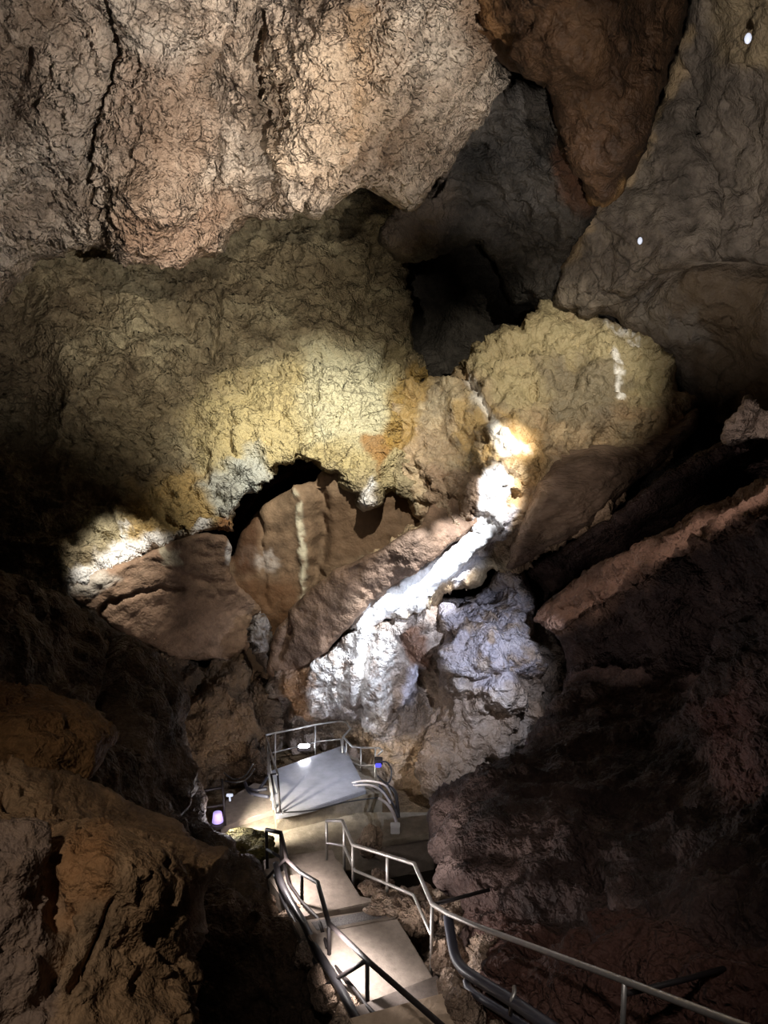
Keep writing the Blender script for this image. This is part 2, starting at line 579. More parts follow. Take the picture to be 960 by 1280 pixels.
o = rock('wall_right', [(860, -130), (1200, -130), (1200, 640), (900, 640), (860, 520), (830, 440), (770, 405), (690, 385), (702, 330), (735, 264), (792, 205), (835, 110), (858, 40)],
         [(860, -130, 12.5), (1200, -130, 10), (960, 60, 12.8), (860, 60, 14.8), (780, 250, 16.6), (710, 330, 18), (860, 250, 15.6), (960, 250, 14.2), (1200, 300, 12), (760, 390, 17.8), (850, 360, 15.8),
          (870, 420, 17), (960, 420, 15.2), (960, 560, 16.5), (1200, 640, 14)],
         M_GREY, 3.2, 5, 16, 0.5, 1.8, [('p', 0.4, 0.3), ('f', 1.0, 0.12), ('r', 1.3, 0.06), ('p', 4, 0.03)],
         cracks=[([(855, 90), (870, 180), (885, 215), (890, 320)], 4, 0.5), ([(800, 120), (820, 60)], 3, 0.3), ([(720, 420), (790, 380), (860, 325), (960, 345)], 10, 0.5)],
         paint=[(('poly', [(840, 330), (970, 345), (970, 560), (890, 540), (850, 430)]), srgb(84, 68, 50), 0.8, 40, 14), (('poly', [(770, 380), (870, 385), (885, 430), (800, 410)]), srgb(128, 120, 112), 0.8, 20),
                (('poly', [(870, -20), (980, -20), (980, 90), (900, 80)]), srgb(150, 132, 102), 0.7, 30), (('line', [(858, 40, 5), (836, 112, 8), (794, 206, 7), (738, 266, 9), (704, 332, 5)]), srgb(190, 164, 128), 0.8, 10, 8)])  # the tan line down the left rim is painted light on that edge
tag(o, 'flat grey brown rock wall with a long crack, upper right', 'wall', kind='structure')

o = rock('hanging_rock', [(545, -120), (870, -120), (856, 40), (832, 110), (800, 195), (772, 255), (740, 262), (722, 215), (705, 150), (690, 105), (655, 92), (620, 78), (590, 45)],
         [(545, -120, 10.5), (870, -120, 11), (600, 40, 13.0), (700, 60, 12.2), (800, 60, 12.4), (850, 30, 13.2), (700, 130, 13.6), (770, 160, 13), (760, 255, 14.6)],
         M_BROWN, 3, 6, 24, 0.8, 2.0, [('p', 0.5, 0.35), ('f', 1.1, 0.14), ('r', 1.8, 0.06)],
         paint=[(('poly', [(540, -20), (600, -20), (640, 60), (580, 60)]), srgb(116, 84, 52), 0.7, 30), (('line', [(735, 262, 6), (780, 240, 7), (800, 195, 5)]), srgb(150, 116, 74), 0.6, 10)])
tag(o, 'dark red brown block of rock hanging at the top right of the pale roof', 'rock')

o = rock('domed_rock', [(560, 180), (600, 130), (640, 105), (690, 110), (715, 160), (728, 215), (750, 262), (725, 300), (705, 350), (690, 390), (640, 380), (600, 300), (540, 320), (500, 330), (470, 300), (500, 250), (540, 235)],
         [(560, 180, 16), (640, 110, 15.6), (650, 190, 16.4), (715, 150, 15.6), (700, 250, 17), (600, 250, 17.6), (620, 300, 18.6), (690, 380, 19), (500, 300, 17.6), (750, 262, 16.6)],
         M_DARK, 3, 6, 22, 0.7, 1.6, [('p', 0.5, 0.4), ('r', 1.2, 0.12), ('f', 1.2, 0.12)],
         cracks=[([(600, 150), (640, 140), (680, 160), (705, 200)], 5, 0.3), ([(600, 200), (650, 175), (690, 200)], 5, 0.25), ([(540, 240), (570, 210), (610, 190)], 6, 0.4)],
         paint=[(('poly', [(690, 180), (750, 200), (770, 262), (735, 262), (700, 240)]), srgb(84, 54, 36), 0.8, 20),
                (('poly', [(455, 240), (560, 190), (570, 270), (500, 330)]), srgb(110, 96, 84), 0.7, 30)])
tag(o, 'dark domed rock above the black hollow, top centre', 'rock')

# the long layered slope with the yellow lit foot
slope_pts = [(-160, 300), (120, 270), (300, 250), (470, 215), (520, 280), (500, 340), (520, 420), (535, 470), (512, 520), (500, 560), (520, 600), (521, 622), (500, 611), (482, 613), (468, 628), (455, 637), (448, 620),
             (430, 617), (415, 600), (398, 582), (372, 577), (350, 585), (338, 602), (326, 614), (306, 620), (296, 650), (287, 668), (268, 664), (240, 668), (205, 681), (165, 698), (130, 716), (88, 737), (60, 748), (-160, 760)]
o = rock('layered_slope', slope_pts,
         [(-160, 300, 17), (120, 290, 19), (300, 290, 20.5), (470, 250, 20.6), (500, 340, 20.8), (0, 420, 17), (100, 400, 18.6), (250, 400, 19.4), (400, 380, 19.8), (520, 440, 19.6),
          (0, 560, 16.4), (120, 560, 17.2), (250, 520, 17.9), (400, 500, 18.0), (480, 520, 17.9), (500, 560, 17.6), (420, 570, 16.9), (330, 590, 16.7), (220, 640, 16.4), (280, 650, 16.2), (100, 710, 15.6), (0, 720, 15.2), (-160, 760, 14.6), (460, 620, 16.6), (515, 612, 16.8), (30, 640, 15.8), (160, 470, 17.6)],
         M_SLOPE, 2.4, 6, 12, 0.6, 0.9,
         [('p', 0.4, 0.35), ('r', 0.8, 0.2, ((0.25, -0.2, 1), 2.4)), ('f', 1.1, 0.16, ((0.2, 0, 1), 1.6)), ('f', 2.6, 0.1, ((0.2, 0, 1), 1.8)), ('r', 2.6, 0.05, ((0.2, 0, 1), 2.2)), ('p', 6, 0.03)],
         cracks=[([(270, 350), (275, 400), (268, 450)], 4, 0.4), ([(400, 470), (385, 540), (370, 575)], 3, 0.25), ([(450, 400), (470, 350), (465, 300)], 8, 0.4), ([(60, 350), (40, 420), (60, 470), (50, 560)], 14, 0.7),
                 ([(0, 480), (40, 470), (70, 500)], 12, 0.8), ([(470, 470), (490, 440), (520, 470)], 8, 0.4)],
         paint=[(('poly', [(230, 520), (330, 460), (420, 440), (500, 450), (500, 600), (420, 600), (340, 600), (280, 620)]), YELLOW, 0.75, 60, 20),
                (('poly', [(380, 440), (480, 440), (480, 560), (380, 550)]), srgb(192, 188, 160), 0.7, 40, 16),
                (('poly', [(170, 620), (230, 590), (290, 600), (290, 660), (240, 668), (160, 700)]), srgb(180, 150, 94), 0.8, 24, 12),
                (('poly', [(245, 610), (330, 560), (340, 600), (290, 650), (270, 650)]), srgb(172, 176, 170), 0.8, 18, 10),
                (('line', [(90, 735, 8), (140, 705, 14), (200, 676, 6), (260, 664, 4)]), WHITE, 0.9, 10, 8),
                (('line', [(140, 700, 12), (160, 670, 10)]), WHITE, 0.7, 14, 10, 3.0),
                (('poly', [(445, 545), (480, 540), (500, 560), (470, 600)]), srgb(142, 100, 50), 0.85, 10, 8),
                (('line', [(520, 470, 14), (495, 520, 16), (485, 570, 12)]), srgb(150, 120, 60), 0.85, 14, 10),
                (('line', [(462, 610, 5), (455, 635, 5)]), WHITE, 0.7, 8, 5),
                (('poly', [(275, 640), (295, 640), (292, 668), (270, 666)]), srgb(130, 76, 40), 0.7, 10, 6),
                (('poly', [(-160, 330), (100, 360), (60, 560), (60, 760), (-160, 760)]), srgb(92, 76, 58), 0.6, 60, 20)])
tag(o, 'layered grey brown rock slope with a yellowish foot above the grotto', 'rock slope')

# the vein-crossed flowstone boulder
o = rock('flowstone_boulder', [(490, 505), (505, 480), (528, 470), (550, 470), (562, 466), (564, 446), (584, 440), (588, 437), (593, 424), (600, 438), (626, 420), (632, 408), (656, 408), (664, 394), (682, 378), (704, 376), (718, 384), (735, 384), (752, 396), (770, 400), (826, 420), (846, 460), (872, 500), (862, 545), (838, 575), (795, 600), (760, 640), (715, 672), (672, 694), (640, 710), (600, 728), (552, 752), (512, 764), (478, 778), (450, 792), (430, 800), (420, 770), (440, 720), (500, 670), (530, 650), (521, 625), (498, 612), (475, 606), (478, 550)],
         [(500, 490, 18.2), (565, 450, 18.6), (650, 400, 18.8), (735, 390, 18.4), (826, 425, 17.6), (870, 500, 17.2), (620, 470, 17.6), (720, 470, 17.2), (800, 500, 16.8), (500, 560, 17.4), (560, 540, 17.0), (640, 545, 16.1), (625, 600, 15.8), (720, 560, 16.2), (800, 590, 16.5), (700, 660, 16.2),
          (612, 655, 15.8), (560, 702, 16.0), (500, 742, 16.2), (445, 785, 16.5), (540, 620, 16.3), (640, 705, 16.3), (585, 735, 16.2), (660, 600, 15.8), (440, 720, 17.2), (500, 670, 16.8)],
         M_FLOW, 2.2, 10, 12, 0.6, 1.8,
         [('p', 0.5, 0.25), ('r', 1.1, 0.14, ((0.5, 0, 0.85), 0.6)), ('f', 1.5, 0.18), ('f', 3.4, 0.09), ('p', 5, 0.04)],
         cracks=[([(566, 445), (590, 490), (610, 520)], 4, 0.2), ([(660, 470), (680, 520), (690, 560)], 4, 0.12), ([(520, 480), (560, 560), (590, 590)], 4, 0.12)],
         paint=[(('poly', [(640, 700), (640, 620), (690, 580), (800, 560), (870, 510), (880, 570), (760, 660), (680, 700)]), srgb(150, 124, 104), 0.75, 36, 12),
                (('poly', [(530, 590), (600, 585), (620, 620), (610, 660), (530, 665)]), srgb(140, 114, 92), 0.85, 18, 8),
                (('poly', [(560, 440), (690, 375), (850, 420), (850, 500), (720, 520), (620, 500)]), srgb(162, 150, 114), 0.7, 30, 16),
                (('poly', [(670, 450), (760, 450), (800, 480), (760, 540), (690, 520)]), srgb(104, 94, 80), 0.8, 30, 16),
                (('line', [(525, 475, 16), (505, 540, 18), (490, 590, 12)]), srgb(154, 124, 66), 0.8, 18, 12),
                (('poly', [(640, 520), (670, 540), (680, 600), (640, 660), (640, 580)]), srgb(198, 160, 104), 0.7, 24, 10),
                (('poly', [(570, 500), (640, 520), (640, 580), (600, 590), (570, 560)]), srgb(204, 170, 110), 0.6, 24, 12, 3.0),
                (('line', [(582, 470, 3), (595, 500, 3), (612, 520, 4), (622, 545, 8), (648, 560, 11), (634, 560, 15), (618, 545, 9)]), WHITE, 1.0, 9, 7),
                (('line', [(618, 596, 15), (616, 630, 16), (610, 655, 16), (590, 676, 18), (558, 702, 20), (518, 735, 20), (478, 758, 18), (450, 782, 16)]), WHITE, 1.0, 8, 5),
                (('line', [(640, 640, 5), (614, 690, 7), (575, 724, 6)]), srgb(214, 212, 220), 0.8, 14, 5),
                (('line', [(766, 440, 4), (776, 470, 5), (778, 500, 4)]), WHITE, 0.9, 6, 6, 4.0), (('line', [(760, 400, 4), (800, 425, 5)]), WHITE, 0.8, 8, 6, 4.0)])
tag(o, 'big craggy yellowish flowstone boulder above the white streak', 'boulder')

o = rock('smooth_fin', [(632, 714), (640, 680), (655, 640), (676, 600), (700, 566), (740, 556), (800, 552), (845, 530), (872, 508), (868, 545), (838, 577), (795, 602), (760, 642), (715, 674), (672, 697)],
         [(655, 650, 15.45), (640, 680, 15.6), (700, 575, 15.75), (780, 560, 15.95), (870, 510, 16.5), (636, 712, 15.9), (715, 674, 15.9), (795, 602, 16.1), (860, 545, 16.5), (710, 630, 15.45), (780, 590, 15.8)],
         M_FIN, 2.4, 4, 22, 0.45, 0.9, [('p', 0.5, 0.14), ('r', 1.6, 0.05, ((0.85, 0.1, 0.5), 0.3)), ('p', 4, 0.02, ((0.85, 0.1, 0.5), 0.4))],
         paint=[(('line', [(640, 690, 8), (655, 640, 8), (676, 600, 6)]), srgb(176, 150, 120), 0.6, 20, 8)])
tag(o, 'smooth streaked brown fin of rock sweeping up right from the white streak', 'rock')

o = rock('tilted_slab', [(332, 842), (345, 790), (372, 752), (420, 712), (470, 690), (520, 664), (530, 652), (546, 622), (572, 602), (596, 594), (603, 615), (604, 640), (596, 658), (574, 676), (545, 696), (510, 720), (470, 750), (442, 778), (415, 805), (385, 832), (350, 852)],
         [(546, 622, 16.4), (598, 598, 16.2), (575, 605, 16.3), (603, 640, 15.75), (570, 640, 15.95), (525, 662, 15.3), (470, 690, 15.4), (372, 752, 16.4), (545, 696, 15.55), (500, 727, 15.8), (442, 778, 16.1), (350, 848, 17.2), (420, 740, 15.8), (345, 800, 16.9)],
         M_SLAB, 2.3, 4, 6, 0.2, 0.5, [('p', 0.6, 0.12), ('f', 2.0, 0.04), ('p', 4, 0.03)], cracks=[([(450, 715), (440, 740), (455, 750)], 4, 0.05), ([(350, 760), (360, 790), (350, 820)], 5, 0.15)])
tag(o, 'smooth tilted brown slab along the left side of the white streak', 'rock slab')

o = rock('calcite_streak', [(600, 600), (617, 591), (637, 592), (641, 606), (634, 630), (628, 655), (613, 676), (586, 700), (557, 724), (521, 747), (486, 767), (464, 784), (450, 802), (440, 787), (450, 764), (480, 740), (514, 718), (550, 692), (582, 668), (598, 652), (603, 632), (600, 615)],
         [(618, 596, 15.72), (615, 650, 15.66), (585, 685, 15.72), (556, 708, 15.82), (515, 735, 15.98), (480, 758, 16.1), (446, 792, 16.35)],
         M_CALC, 1.8, 5, 7, 0.2, 0.3, [('p', 1.2, 0.06), ('p', 5, 0.035)])
tag(o, 'glaring white calcite streak running down between tilted slab and fin', 'calcite')

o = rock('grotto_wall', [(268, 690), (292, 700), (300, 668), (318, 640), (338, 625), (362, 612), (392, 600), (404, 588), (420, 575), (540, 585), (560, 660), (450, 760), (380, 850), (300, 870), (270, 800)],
         [(270, 690, 17.8), (320, 650, 17.8), (370, 640, 17.4), (400, 600, 17.1), (440, 660, 17.4), (500, 640, 17.1), (540, 600, 17.1), (375, 700, 17.6), (330, 720, 17.8), (420, 720, 17.5), (350, 780, 17.8), (310, 840, 17.8), (400, 800, 18.0)],
         M_GROTTO, 3, 2, 12, 0.4, 1.2, [('p', 0.5, 0.2), ('p', 3, 0.03)],
         cracks=[([(376, 600), (374, 660), (380, 720), (376, 770)], 4, -0.12), ([(398, 600), (402, 640), (396, 700), (392, 750)], 9, 0.35), ([(325, 640), (332, 720), (330, 760)], 3, 0.12)],
         paint=[(('line', [(374, 620, 3), (379, 700, 4), (377, 760, 4)]), PALE, 0.8, 5, 4, 5.0), (('poly', [(400, 740), (470, 690), (500, 680), (470, 730), (420, 760)]), PALE, 0.5, 20, 8, 4.0),
                (('poly', [(295, 676), (340, 690), (350, 710), (300, 706)]), srgb(190, 180, 170), 0.6, 14, 6, 4.0),
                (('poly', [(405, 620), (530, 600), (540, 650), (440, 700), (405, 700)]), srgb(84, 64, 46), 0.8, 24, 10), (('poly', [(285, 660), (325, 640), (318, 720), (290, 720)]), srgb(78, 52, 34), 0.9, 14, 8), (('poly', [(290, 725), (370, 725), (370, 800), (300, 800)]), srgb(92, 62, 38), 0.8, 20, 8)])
tag(o, 'smooth brown rear wall of the small grotto under the yellow ledge', 'rock')

o = rock('overhanging_slab', [(80, 742), (100, 726), (130, 712), (165, 697), (205, 681), (240, 668), (285, 668), (293, 682), (284, 712), (300, 735), (330, 762), (336, 800), (322, 828), (262, 828), (216, 824), (180, 800), (140, 778), (104, 760)],
         [(80, 742, 15.2), (165, 697, 15.6), (240, 670, 15.9), (290, 672, 16.2), (200, 740, 16.1), (270, 740, 16.8), (140, 770, 15.9), (220, 815, 17.1), (320, 770, 17.8), (300, 825, 17.9)],
         M_SLAB, 2.6, 3, 8, 0.25, 0.8, [('p', 0.7, 0.12), ('t', 0.55, 0.05, ((0.2, 0, 1), 1.6)), ('p', 3.5, 0.035)],
         cracks=[([(125, 765), (150, 745), (190, 738), (230, 735)], 3, 0.18), ([(170, 700), (230, 712), (270, 740)], 3, 0.05)],
         paint=[(('poly', [(80, 742), (130, 712), (150, 722), (120, 745)]), srgb(216, 206, 192), 0.8, 10, 6), (('line', [(292, 676, 4), (286, 700, 4)]), WHITE, 0.8, 6, 4), (('poly', [(200, 685), (220, 682), (230, 700), (205, 705)]), PALE, 0.6, 8, 6, 5.0)])
tag(o, 'smooth brown overhanging slab under the glowing left ledge', 'rock slab')

o = rock('fluted_rock', [(90, 760), (215, 815), (262, 824), (322, 826), (340, 850), (348, 880), (336, 930), (328, 975), (300, 985), (262, 990), (200, 960), (120, 900)],
         [(90, 760, 16.5), (220, 815, 17.6), (320, 830, 17.8), (340, 880, 17.6), (250, 880, 16.6), (300, 900, 17.0), (180, 880, 15.8), (300, 980, 17.0), (260, 990, 16.5), (150, 900, 15.2)],
         M_LEFT, 2.4, 6, 8, 0.3, 1.2, [('p', 0.6, 0.2), ('r', 1.0, 0.3, ((0.35, 0, 1), 0.35)), ('r', 2.6, 0.09, ((0.35, 0, 1), 0.4)), ('f', 2.2, 0.1), ('p', 5, 0.04)],
         cracks=[([(255, 830), (235, 880), (245, 930)], 9, 0.5), ([(320, 830), (326, 900)], 7, 0.4)],
         paint=[(('poly', [(225, 840), (330, 830), (330, 960), (250, 970), (220, 900)]), srgb(112, 88, 64), 0.6, 30, 14)])
tag(o, 'fluted dark brown rock face between slab and left walkway', 'rock')

o = rock('pale_rock', [(308, 792), (318, 768), (328, 760), (336, 778), (342, 800), (338, 826), (333, 850), (328, 832), (312, 812)],
         [(306, 790, 17.2), (330, 760, 17.4), (346, 800, 17.2), (325, 795, 16.8), (332, 850, 17.3)],
         M_LEFT, 2.0, 5, 8, 0.3, 0.5, [('p', 2, 0.14), ('f', 3, 0.18)], paint=[(('poly', [(306, 780), (330, 755), (345, 790), (330, 820)]), srgb(190, 184, 180), 0.5, 10, 8, 7.0)])
tag(o, 'small pale knob of rock wedged between slab and flowstone', 'rock')

o = rock('draped_column', [(336, 850), (352, 836), (388, 826), (420, 808), (446, 786), (480, 774), (520, 760), (552, 752), (565, 790), (580, 850), (572, 920), (560, 985), (520, 1005), (490, 1000), (462, 985), (420, 975), (345, 975), (326, 950), (330, 890)],
         [(336, 850, 17.6), (390, 826, 16.9), (446, 788, 16.3), (500, 768, 16.2), (552, 755, 16.6), (400, 880, 16.9), (455, 870, 16.4), (520, 880, 16.8), (345, 930, 18.4), (400, 930, 18.5), (430, 905, 17.9), (440, 935, 18.0), (460, 960, 17.3), (520, 960, 16.8), (400, 970, 18.6), (345, 970, 18.6), (560, 985, 16.2), (500, 1000, 16.6), (570, 870, 16.8), (480, 830, 16.3), (425, 830, 16.6)],
         M_COLUMN, 2.3, 5, 14, 0.5, 1.6, [('p', 0.7, 0.24), ('r', 1.5, 0.18, ((0.25, 0, 1), 0.3)), ('f', 2.6, 0.05, ((0.25, 0, 1), 0.6)), ('r', 4, 0.04), ('p', 6, 0.04)],
         cracks=[([(462, 800), (452, 840), (448, 900)], 5, 0.2), ([(500, 800), (525, 830), (540, 880)], 7, 0.3), ([(500, 900), (540, 860), (550, 830)], 10, 0.35), ([(350, 880), (360, 940)], 8, 0.4)],
         paint=[(('poly', [(385, 830), (440, 800), (440, 860), (410, 890), (385, 870)]), WHITE, 0.65, 16, 10, 6.0), (('line', [(448, 790, 12), (452, 830, 6), (446, 870, 5)]), WHITE, 0.85, 10, 8),
                (('poly', [(445, 790), (480, 800), (492, 850), (480, 890), (455, 905), (442, 870)]), WHITE, 0.65, 16, 12, 5.0),
                (('line', [(520, 840, 9), (510, 880, 8)]), srgb(206, 204, 220), 0.8, 10, 6), (('poly', [(360, 840), (392, 835), (385, 900), (355, 900)]), srgb(150, 106, 62), 0.8, 14, 10),
                (('poly', [(500, 790), (525, 780), (540, 830), (515, 830)]), srgb(116, 76, 50), 0.8, 12, 8), (('poly', [(490, 880), (530, 860), (540, 900), (500, 930)]), srgb(60, 50, 44), 0.7, 14, 8),
                (('poly', [(430, 920), (560, 930), (560, 1000), (470, 1000)]), srgb(168, 140, 108), 0.7, 24, 12)])
tag(o, 'draped white and brown column rock below the end of the white streak', 'rock')

o = rock('pitted_rock', [(545, 752), (590, 734), (640, 708), (656, 716), (668, 760), (690, 790), (708, 812), (713, 850), (705, 890), (672, 925), (620, 958), (560, 995), (535, 990), (520, 960), (545, 880), (550, 800)],
         [(550, 755, 16.4), (640, 712, 16.3), (620, 740, 16.6), (600, 790, 15.9), (660, 800, 15.7), (708, 820, 16.0), (710, 860, 16.2), (600, 860, 15.6), (650, 870, 15.5), (560, 985, 15.6), (540, 900, 16.2), (620, 940, 15.9), (690, 900, 16.2), (610, 750, 17.2)],
         M_COLUMN, 2.3, 5, 20, 0.8, 1.6, [('p', 0.7, 0.3), ('r', 1.3, 0.14), ('f', 2.4, 0.08), ('r', 3.5, 0.04), ('p', 6, 0.04)],
         cracks=[([(575, 740), (625, 735)], 16, 0.7), ([(558, 790), (560, 796)], 9, 0.4), ([(640, 830), (670, 860), (660, 900)], 8, 0.3), ([(672, 770), (690, 830), (690, 880)], 8, 0.4), ([(560, 845), (600, 850), (650, 840)], 5, 0.2)],
         paint=[(('poly', [(545, 755), (640, 715), (665, 760), (668, 850), (600, 860), (555, 830)]), srgb(160, 158, 172), 0.6, 24, 14, 2.5), (('poly', [(530, 930), (660, 880), (690, 880), (600, 960), (550, 995)]), srgb(128, 108, 90), 0.7, 30, 14)])
tag(o, 'blue grey pitted rock bulging right of the draped column', 'rock')

# right hand masses
o = rock('shadowed_ledge', [(640, 712), (690, 690), (760, 650), (830, 590), (900, 555), (1100, 470), (1100, 640), (900, 680), (720, 780), (670, 790), (655, 740)],
         [(640, 712, 17.0), (690, 690, 15.8), (790, 640, 14.8), (900, 565, 13.6), (1100, 470, 11.5), (680, 780, 17.4), (800, 700, 16.6), (960, 620, 15.2), (1100, 640, 13.5)],
         M_WALL_R, 3.5, 5, 18, 0.6, 1.6, [('p', 0.5, 0.25), ('r', 1.2, 0.1, ((0.8, -0.4, 0.45), 0.4)), ('p', 4, 0.04)])
tag(o, 'shadowed slanting ledge between the boulder and the lit ridge', 'rock ledge')

o = rock('jutting_rock', [(901, 550), (903, 536), (912, 524), (922, 512), (931, 496), (937, 489), (944, 500), (950, 512), (962, 516), (985, 508), (1010, 540), (985, 552), (945, 548), (925, 556), (908, 560)],
         [(902, 545, 13.2), (936, 490, 13.4), (930, 525, 12.6), (945, 530, 12.9), (1005, 540, 12.7), (915, 558, 13.2), (975, 530, 12.5)],
         M_RUBBLE, 1.8, 2, 6, 0.3, 0.8, [('f', 1.8, 0.1), ('f', 4, 0.05), ('p', 5, 0.04)], paint=[(('poly', [(890, 480), (1020, 480), (1020, 570), (890, 570)]), srgb(150, 132, 120), 0.8, 10)])
tag(o, 'small jagged pinkish grey rock lit at the right edge', 'rock')

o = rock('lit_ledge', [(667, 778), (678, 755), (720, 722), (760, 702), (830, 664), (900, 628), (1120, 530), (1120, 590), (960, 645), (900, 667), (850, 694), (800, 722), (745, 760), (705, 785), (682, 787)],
         [(667, 778, 14.6), (720, 722, 14.5), (830, 664, 12.6), (960, 602, 10.8), (1120, 530, 9.2), (690, 787, 13.7), (745, 760, 12.9), (800, 722, 11.8), (850, 694, 10.9), (900, 667, 10.0), (960, 645, 9.1), (1120, 590, 7.6)],
         M_RIDGE, 2.4, 5, 7, 0.3, 0.9, [('p', 0.6, 0.18), ('f', 1.8, 0.1), ('r', 2.6, 0.06, ((0.75, -0.35, 0.6), 0.5)), ('p', 6, 0.03)],
         cracks=[([(735, 735), (745, 760)], 3, 0.15), ([(930, 610), (925, 640)], 3, 0.2)],
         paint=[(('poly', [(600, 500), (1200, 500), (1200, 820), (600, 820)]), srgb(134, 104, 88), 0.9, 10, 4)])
tag(o, 'slanting reddish rock ledge lit along its top, right side', 'rock ledge')

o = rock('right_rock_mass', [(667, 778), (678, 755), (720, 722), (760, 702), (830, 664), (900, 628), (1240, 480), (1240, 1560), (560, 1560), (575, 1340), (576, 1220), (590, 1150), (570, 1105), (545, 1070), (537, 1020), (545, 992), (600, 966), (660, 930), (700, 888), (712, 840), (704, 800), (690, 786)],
         [(667, 778, 15.4), (720, 725, 15.0), (830, 668, 13.2), (960, 606, 11.4), (1240, 500, 8.5), (690, 790, 14.3), (745, 765, 13.5), (830, 720, 11.9), (960, 655, 9.8), (712, 830, 14.4), (760, 800, 13.9), (850, 770, 12.4), (960, 740, 10.6), (850, 870, 11.6),
          (545, 1000, 12.4), (640, 960, 11.7), (760, 900, 12.0), (960, 880, 9.2), (560, 1080, 10.6), (590, 1150, 9.0), (640, 1060, 9.4), (760, 1040, 9.0), (960, 1040, 7.2), (620, 1180, 8.0), (700, 1200, 7.2), (800, 1200, 6.3), (920, 1210, 5.5), (600, 1300, 7.4), (760, 1330, 6.4), (960, 1300, 5.0), (1240, 1000, 6), (1240, 1500, 4), (560, 1500, 7), (700, 1130, 8.0), (850, 1110, 6.9)],
         M_WALL_R, 3.2, 5, 26, 0.7, 1.5, [('p', 0.5, 0.3), ('r', 0.9, 0.16, ((0.75, -0.35, 0.6), 0.35)), ('f', 2.0, 0.06, ((0.75, -0.35, 0.6), 0.5)), ('r', 2.6, 0.05, ((0.75, -0.35, 0.6), 0.4)), ('p', 6, 0.03)],
         cracks=[([(590, 1140), (680, 1130), (800, 1140), (960, 1150)], 14, 0.14), ([(735, 1060), (750, 1130), (740, 1220)], 9, 0.12)],
         paint=[(('poly', [(600, 1150), (760, 1140), (960, 1160), (960, 1300), (600, 1300)]), srgb(78, 48, 38), 0.7, 40, 16), (('poly', [(535, 1010), (600, 1010), (600, 1110), (560, 1110)]), srgb(136, 116, 110), 0.7, 20, 10),
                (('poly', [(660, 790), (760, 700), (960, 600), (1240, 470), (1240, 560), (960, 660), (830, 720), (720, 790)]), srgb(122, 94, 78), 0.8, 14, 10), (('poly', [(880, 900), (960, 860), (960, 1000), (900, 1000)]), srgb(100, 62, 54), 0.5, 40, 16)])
tag(o, 'huge dark rock mass leaning over the stairs on the right', 'rock')

# left hand masses
o = rock('dark_rock_shoulder', [(-240, 700), (0, 712), (62, 738), (102, 758), (142, 780), (178, 802), (205, 832), (220, 860), (232, 900), (244, 945), (256, 985), (262, 1030), (290, 1064), (335, 1100), (352, 1140), (378, 1190), (404, 1240), (430, 1300), (470, 1420), (-240, 1420)],
         [(-240, 700, 9), (0, 720, 11), (100, 765, 12.6), (180, 810, 13.4), (225, 880, 13.2), (262, 985, 13), (300, 1060, 11.8), (350, 1140, 10.2), (404, 1240, 8.9), (440, 1340, 8.2), (0, 860, 9), (120, 880, 10.6), (200, 960, 11.2), (200, 1060, 10), (300, 1180, 9.6), (300, 1300, 9), (0, 1100, 8), (0, 1400, 7.5), (150, 860, 11.6)],
         M_LEFT, 3.2, 6, 20, 0.6, 1.8, [('p', 0.5, 0.3), ('r', 1.1, 0.12, ((-0.3, 0, 1), 0.5)), ('f', 1.3, 0.12), ('p', 4, 0.04)],
         cracks=[([(140, 790), (135, 850), (150, 920)], 8, 0.5), ([(235, 900), (250, 960), (240, 1020)], 6, 0.3)],
         paint=[(('line', [(139, 840, 3), (150, 800, 6), (170, 790, 8)]), srgb(150, 136, 122), 0.5, 10, 8, 3.0)])
tag(o, 'dark shaded rock shoulder falling from left wall to the stair foot', 'rock')

o = rock('ochre_rock', [(-120, 840), (0, 850), (60, 858), (112, 882), (140, 902), (151, 918), (138, 934), (128, 956), (118, 972), (60, 990), (-120, 1010)],
         [(-120, 840, 6.6), (60, 860, 7.6), (150, 918, 7.3), (60, 920, 6.7), (118, 970, 7.0), (0, 980, 6.4), (-120, 1010, 6)],
         M_OCHRE, 2.8, 4, 20, 0.5, 1.2, [('p', 0.9, 0.18), ('f', 1.8, 0.1), ('p', 4, 0.04)],
         paint=[(('poly', [(-120, 830), (60, 850), (80, 900), (-120, 930)]), srgb(84, 54, 30), 0.7, 40, 14)])
tag(o, 'ochre rock resting on the tan boulder at the left edge', 'rock')

o = rock('tan_boulder', [(-200, 930), (0, 952), (60, 962), (128, 985), (180, 1008), (228, 1030), (240, 1050), (282, 1068), (278, 1092), (258, 1130), (264, 1175), (246, 1215), (238, 1290), (240, 1440), (-200, 1440)],
         [(-200, 930, 5.4), (0, 955, 6.2), (120, 985, 6.4), (230, 1035, 6.2), (280, 1070, 5.8), (0, 1010, 5.0), (60, 1030, 4.85), (200, 1080, 5.0), (150, 1060, 4.9), (260, 1150, 5.4), (100, 1150, 4.4), (180, 1180, 4.6), (245, 1230, 5.0), (0, 1180, 4.2), (70, 1120, 4.55), (0, 1280, 4.0), (150, 1280, 4.2), (-200, 1440, 3.2), (240, 1440, 4.4)],
         M_BOULDER, 2.6, 6, 22, 0.5, 1.4, [('p', 0.8, 0.2), ('f', 1.6, 0.06), ('f', 4.0, 0.045), ('p', 9, 0.02)],
         cracks=[([(10, 985), (60, 1000), (100, 1018)], 5, 0.12), ([(85, 1140), (80, 1200), (60, 1230)], 7, 0.15), ([(140, 1130), (110, 1200), (90, 1240)], 5, 0.1), ([(68, 1030), (66, 1100), (72, 1180), (50, 1260)], 8, 0.12)],
         paint=[(('poly', [(-120, 1020), (60, 1030), (65, 1150), (70, 1300), (-120, 1300)]), srgb(118, 100, 90), 0.8, 24, 12), (('poly', [(70, 1040), (140, 1040), (130, 1120), (70, 1150)]), srgb(160, 108, 62), 0.5, 30, 12)])
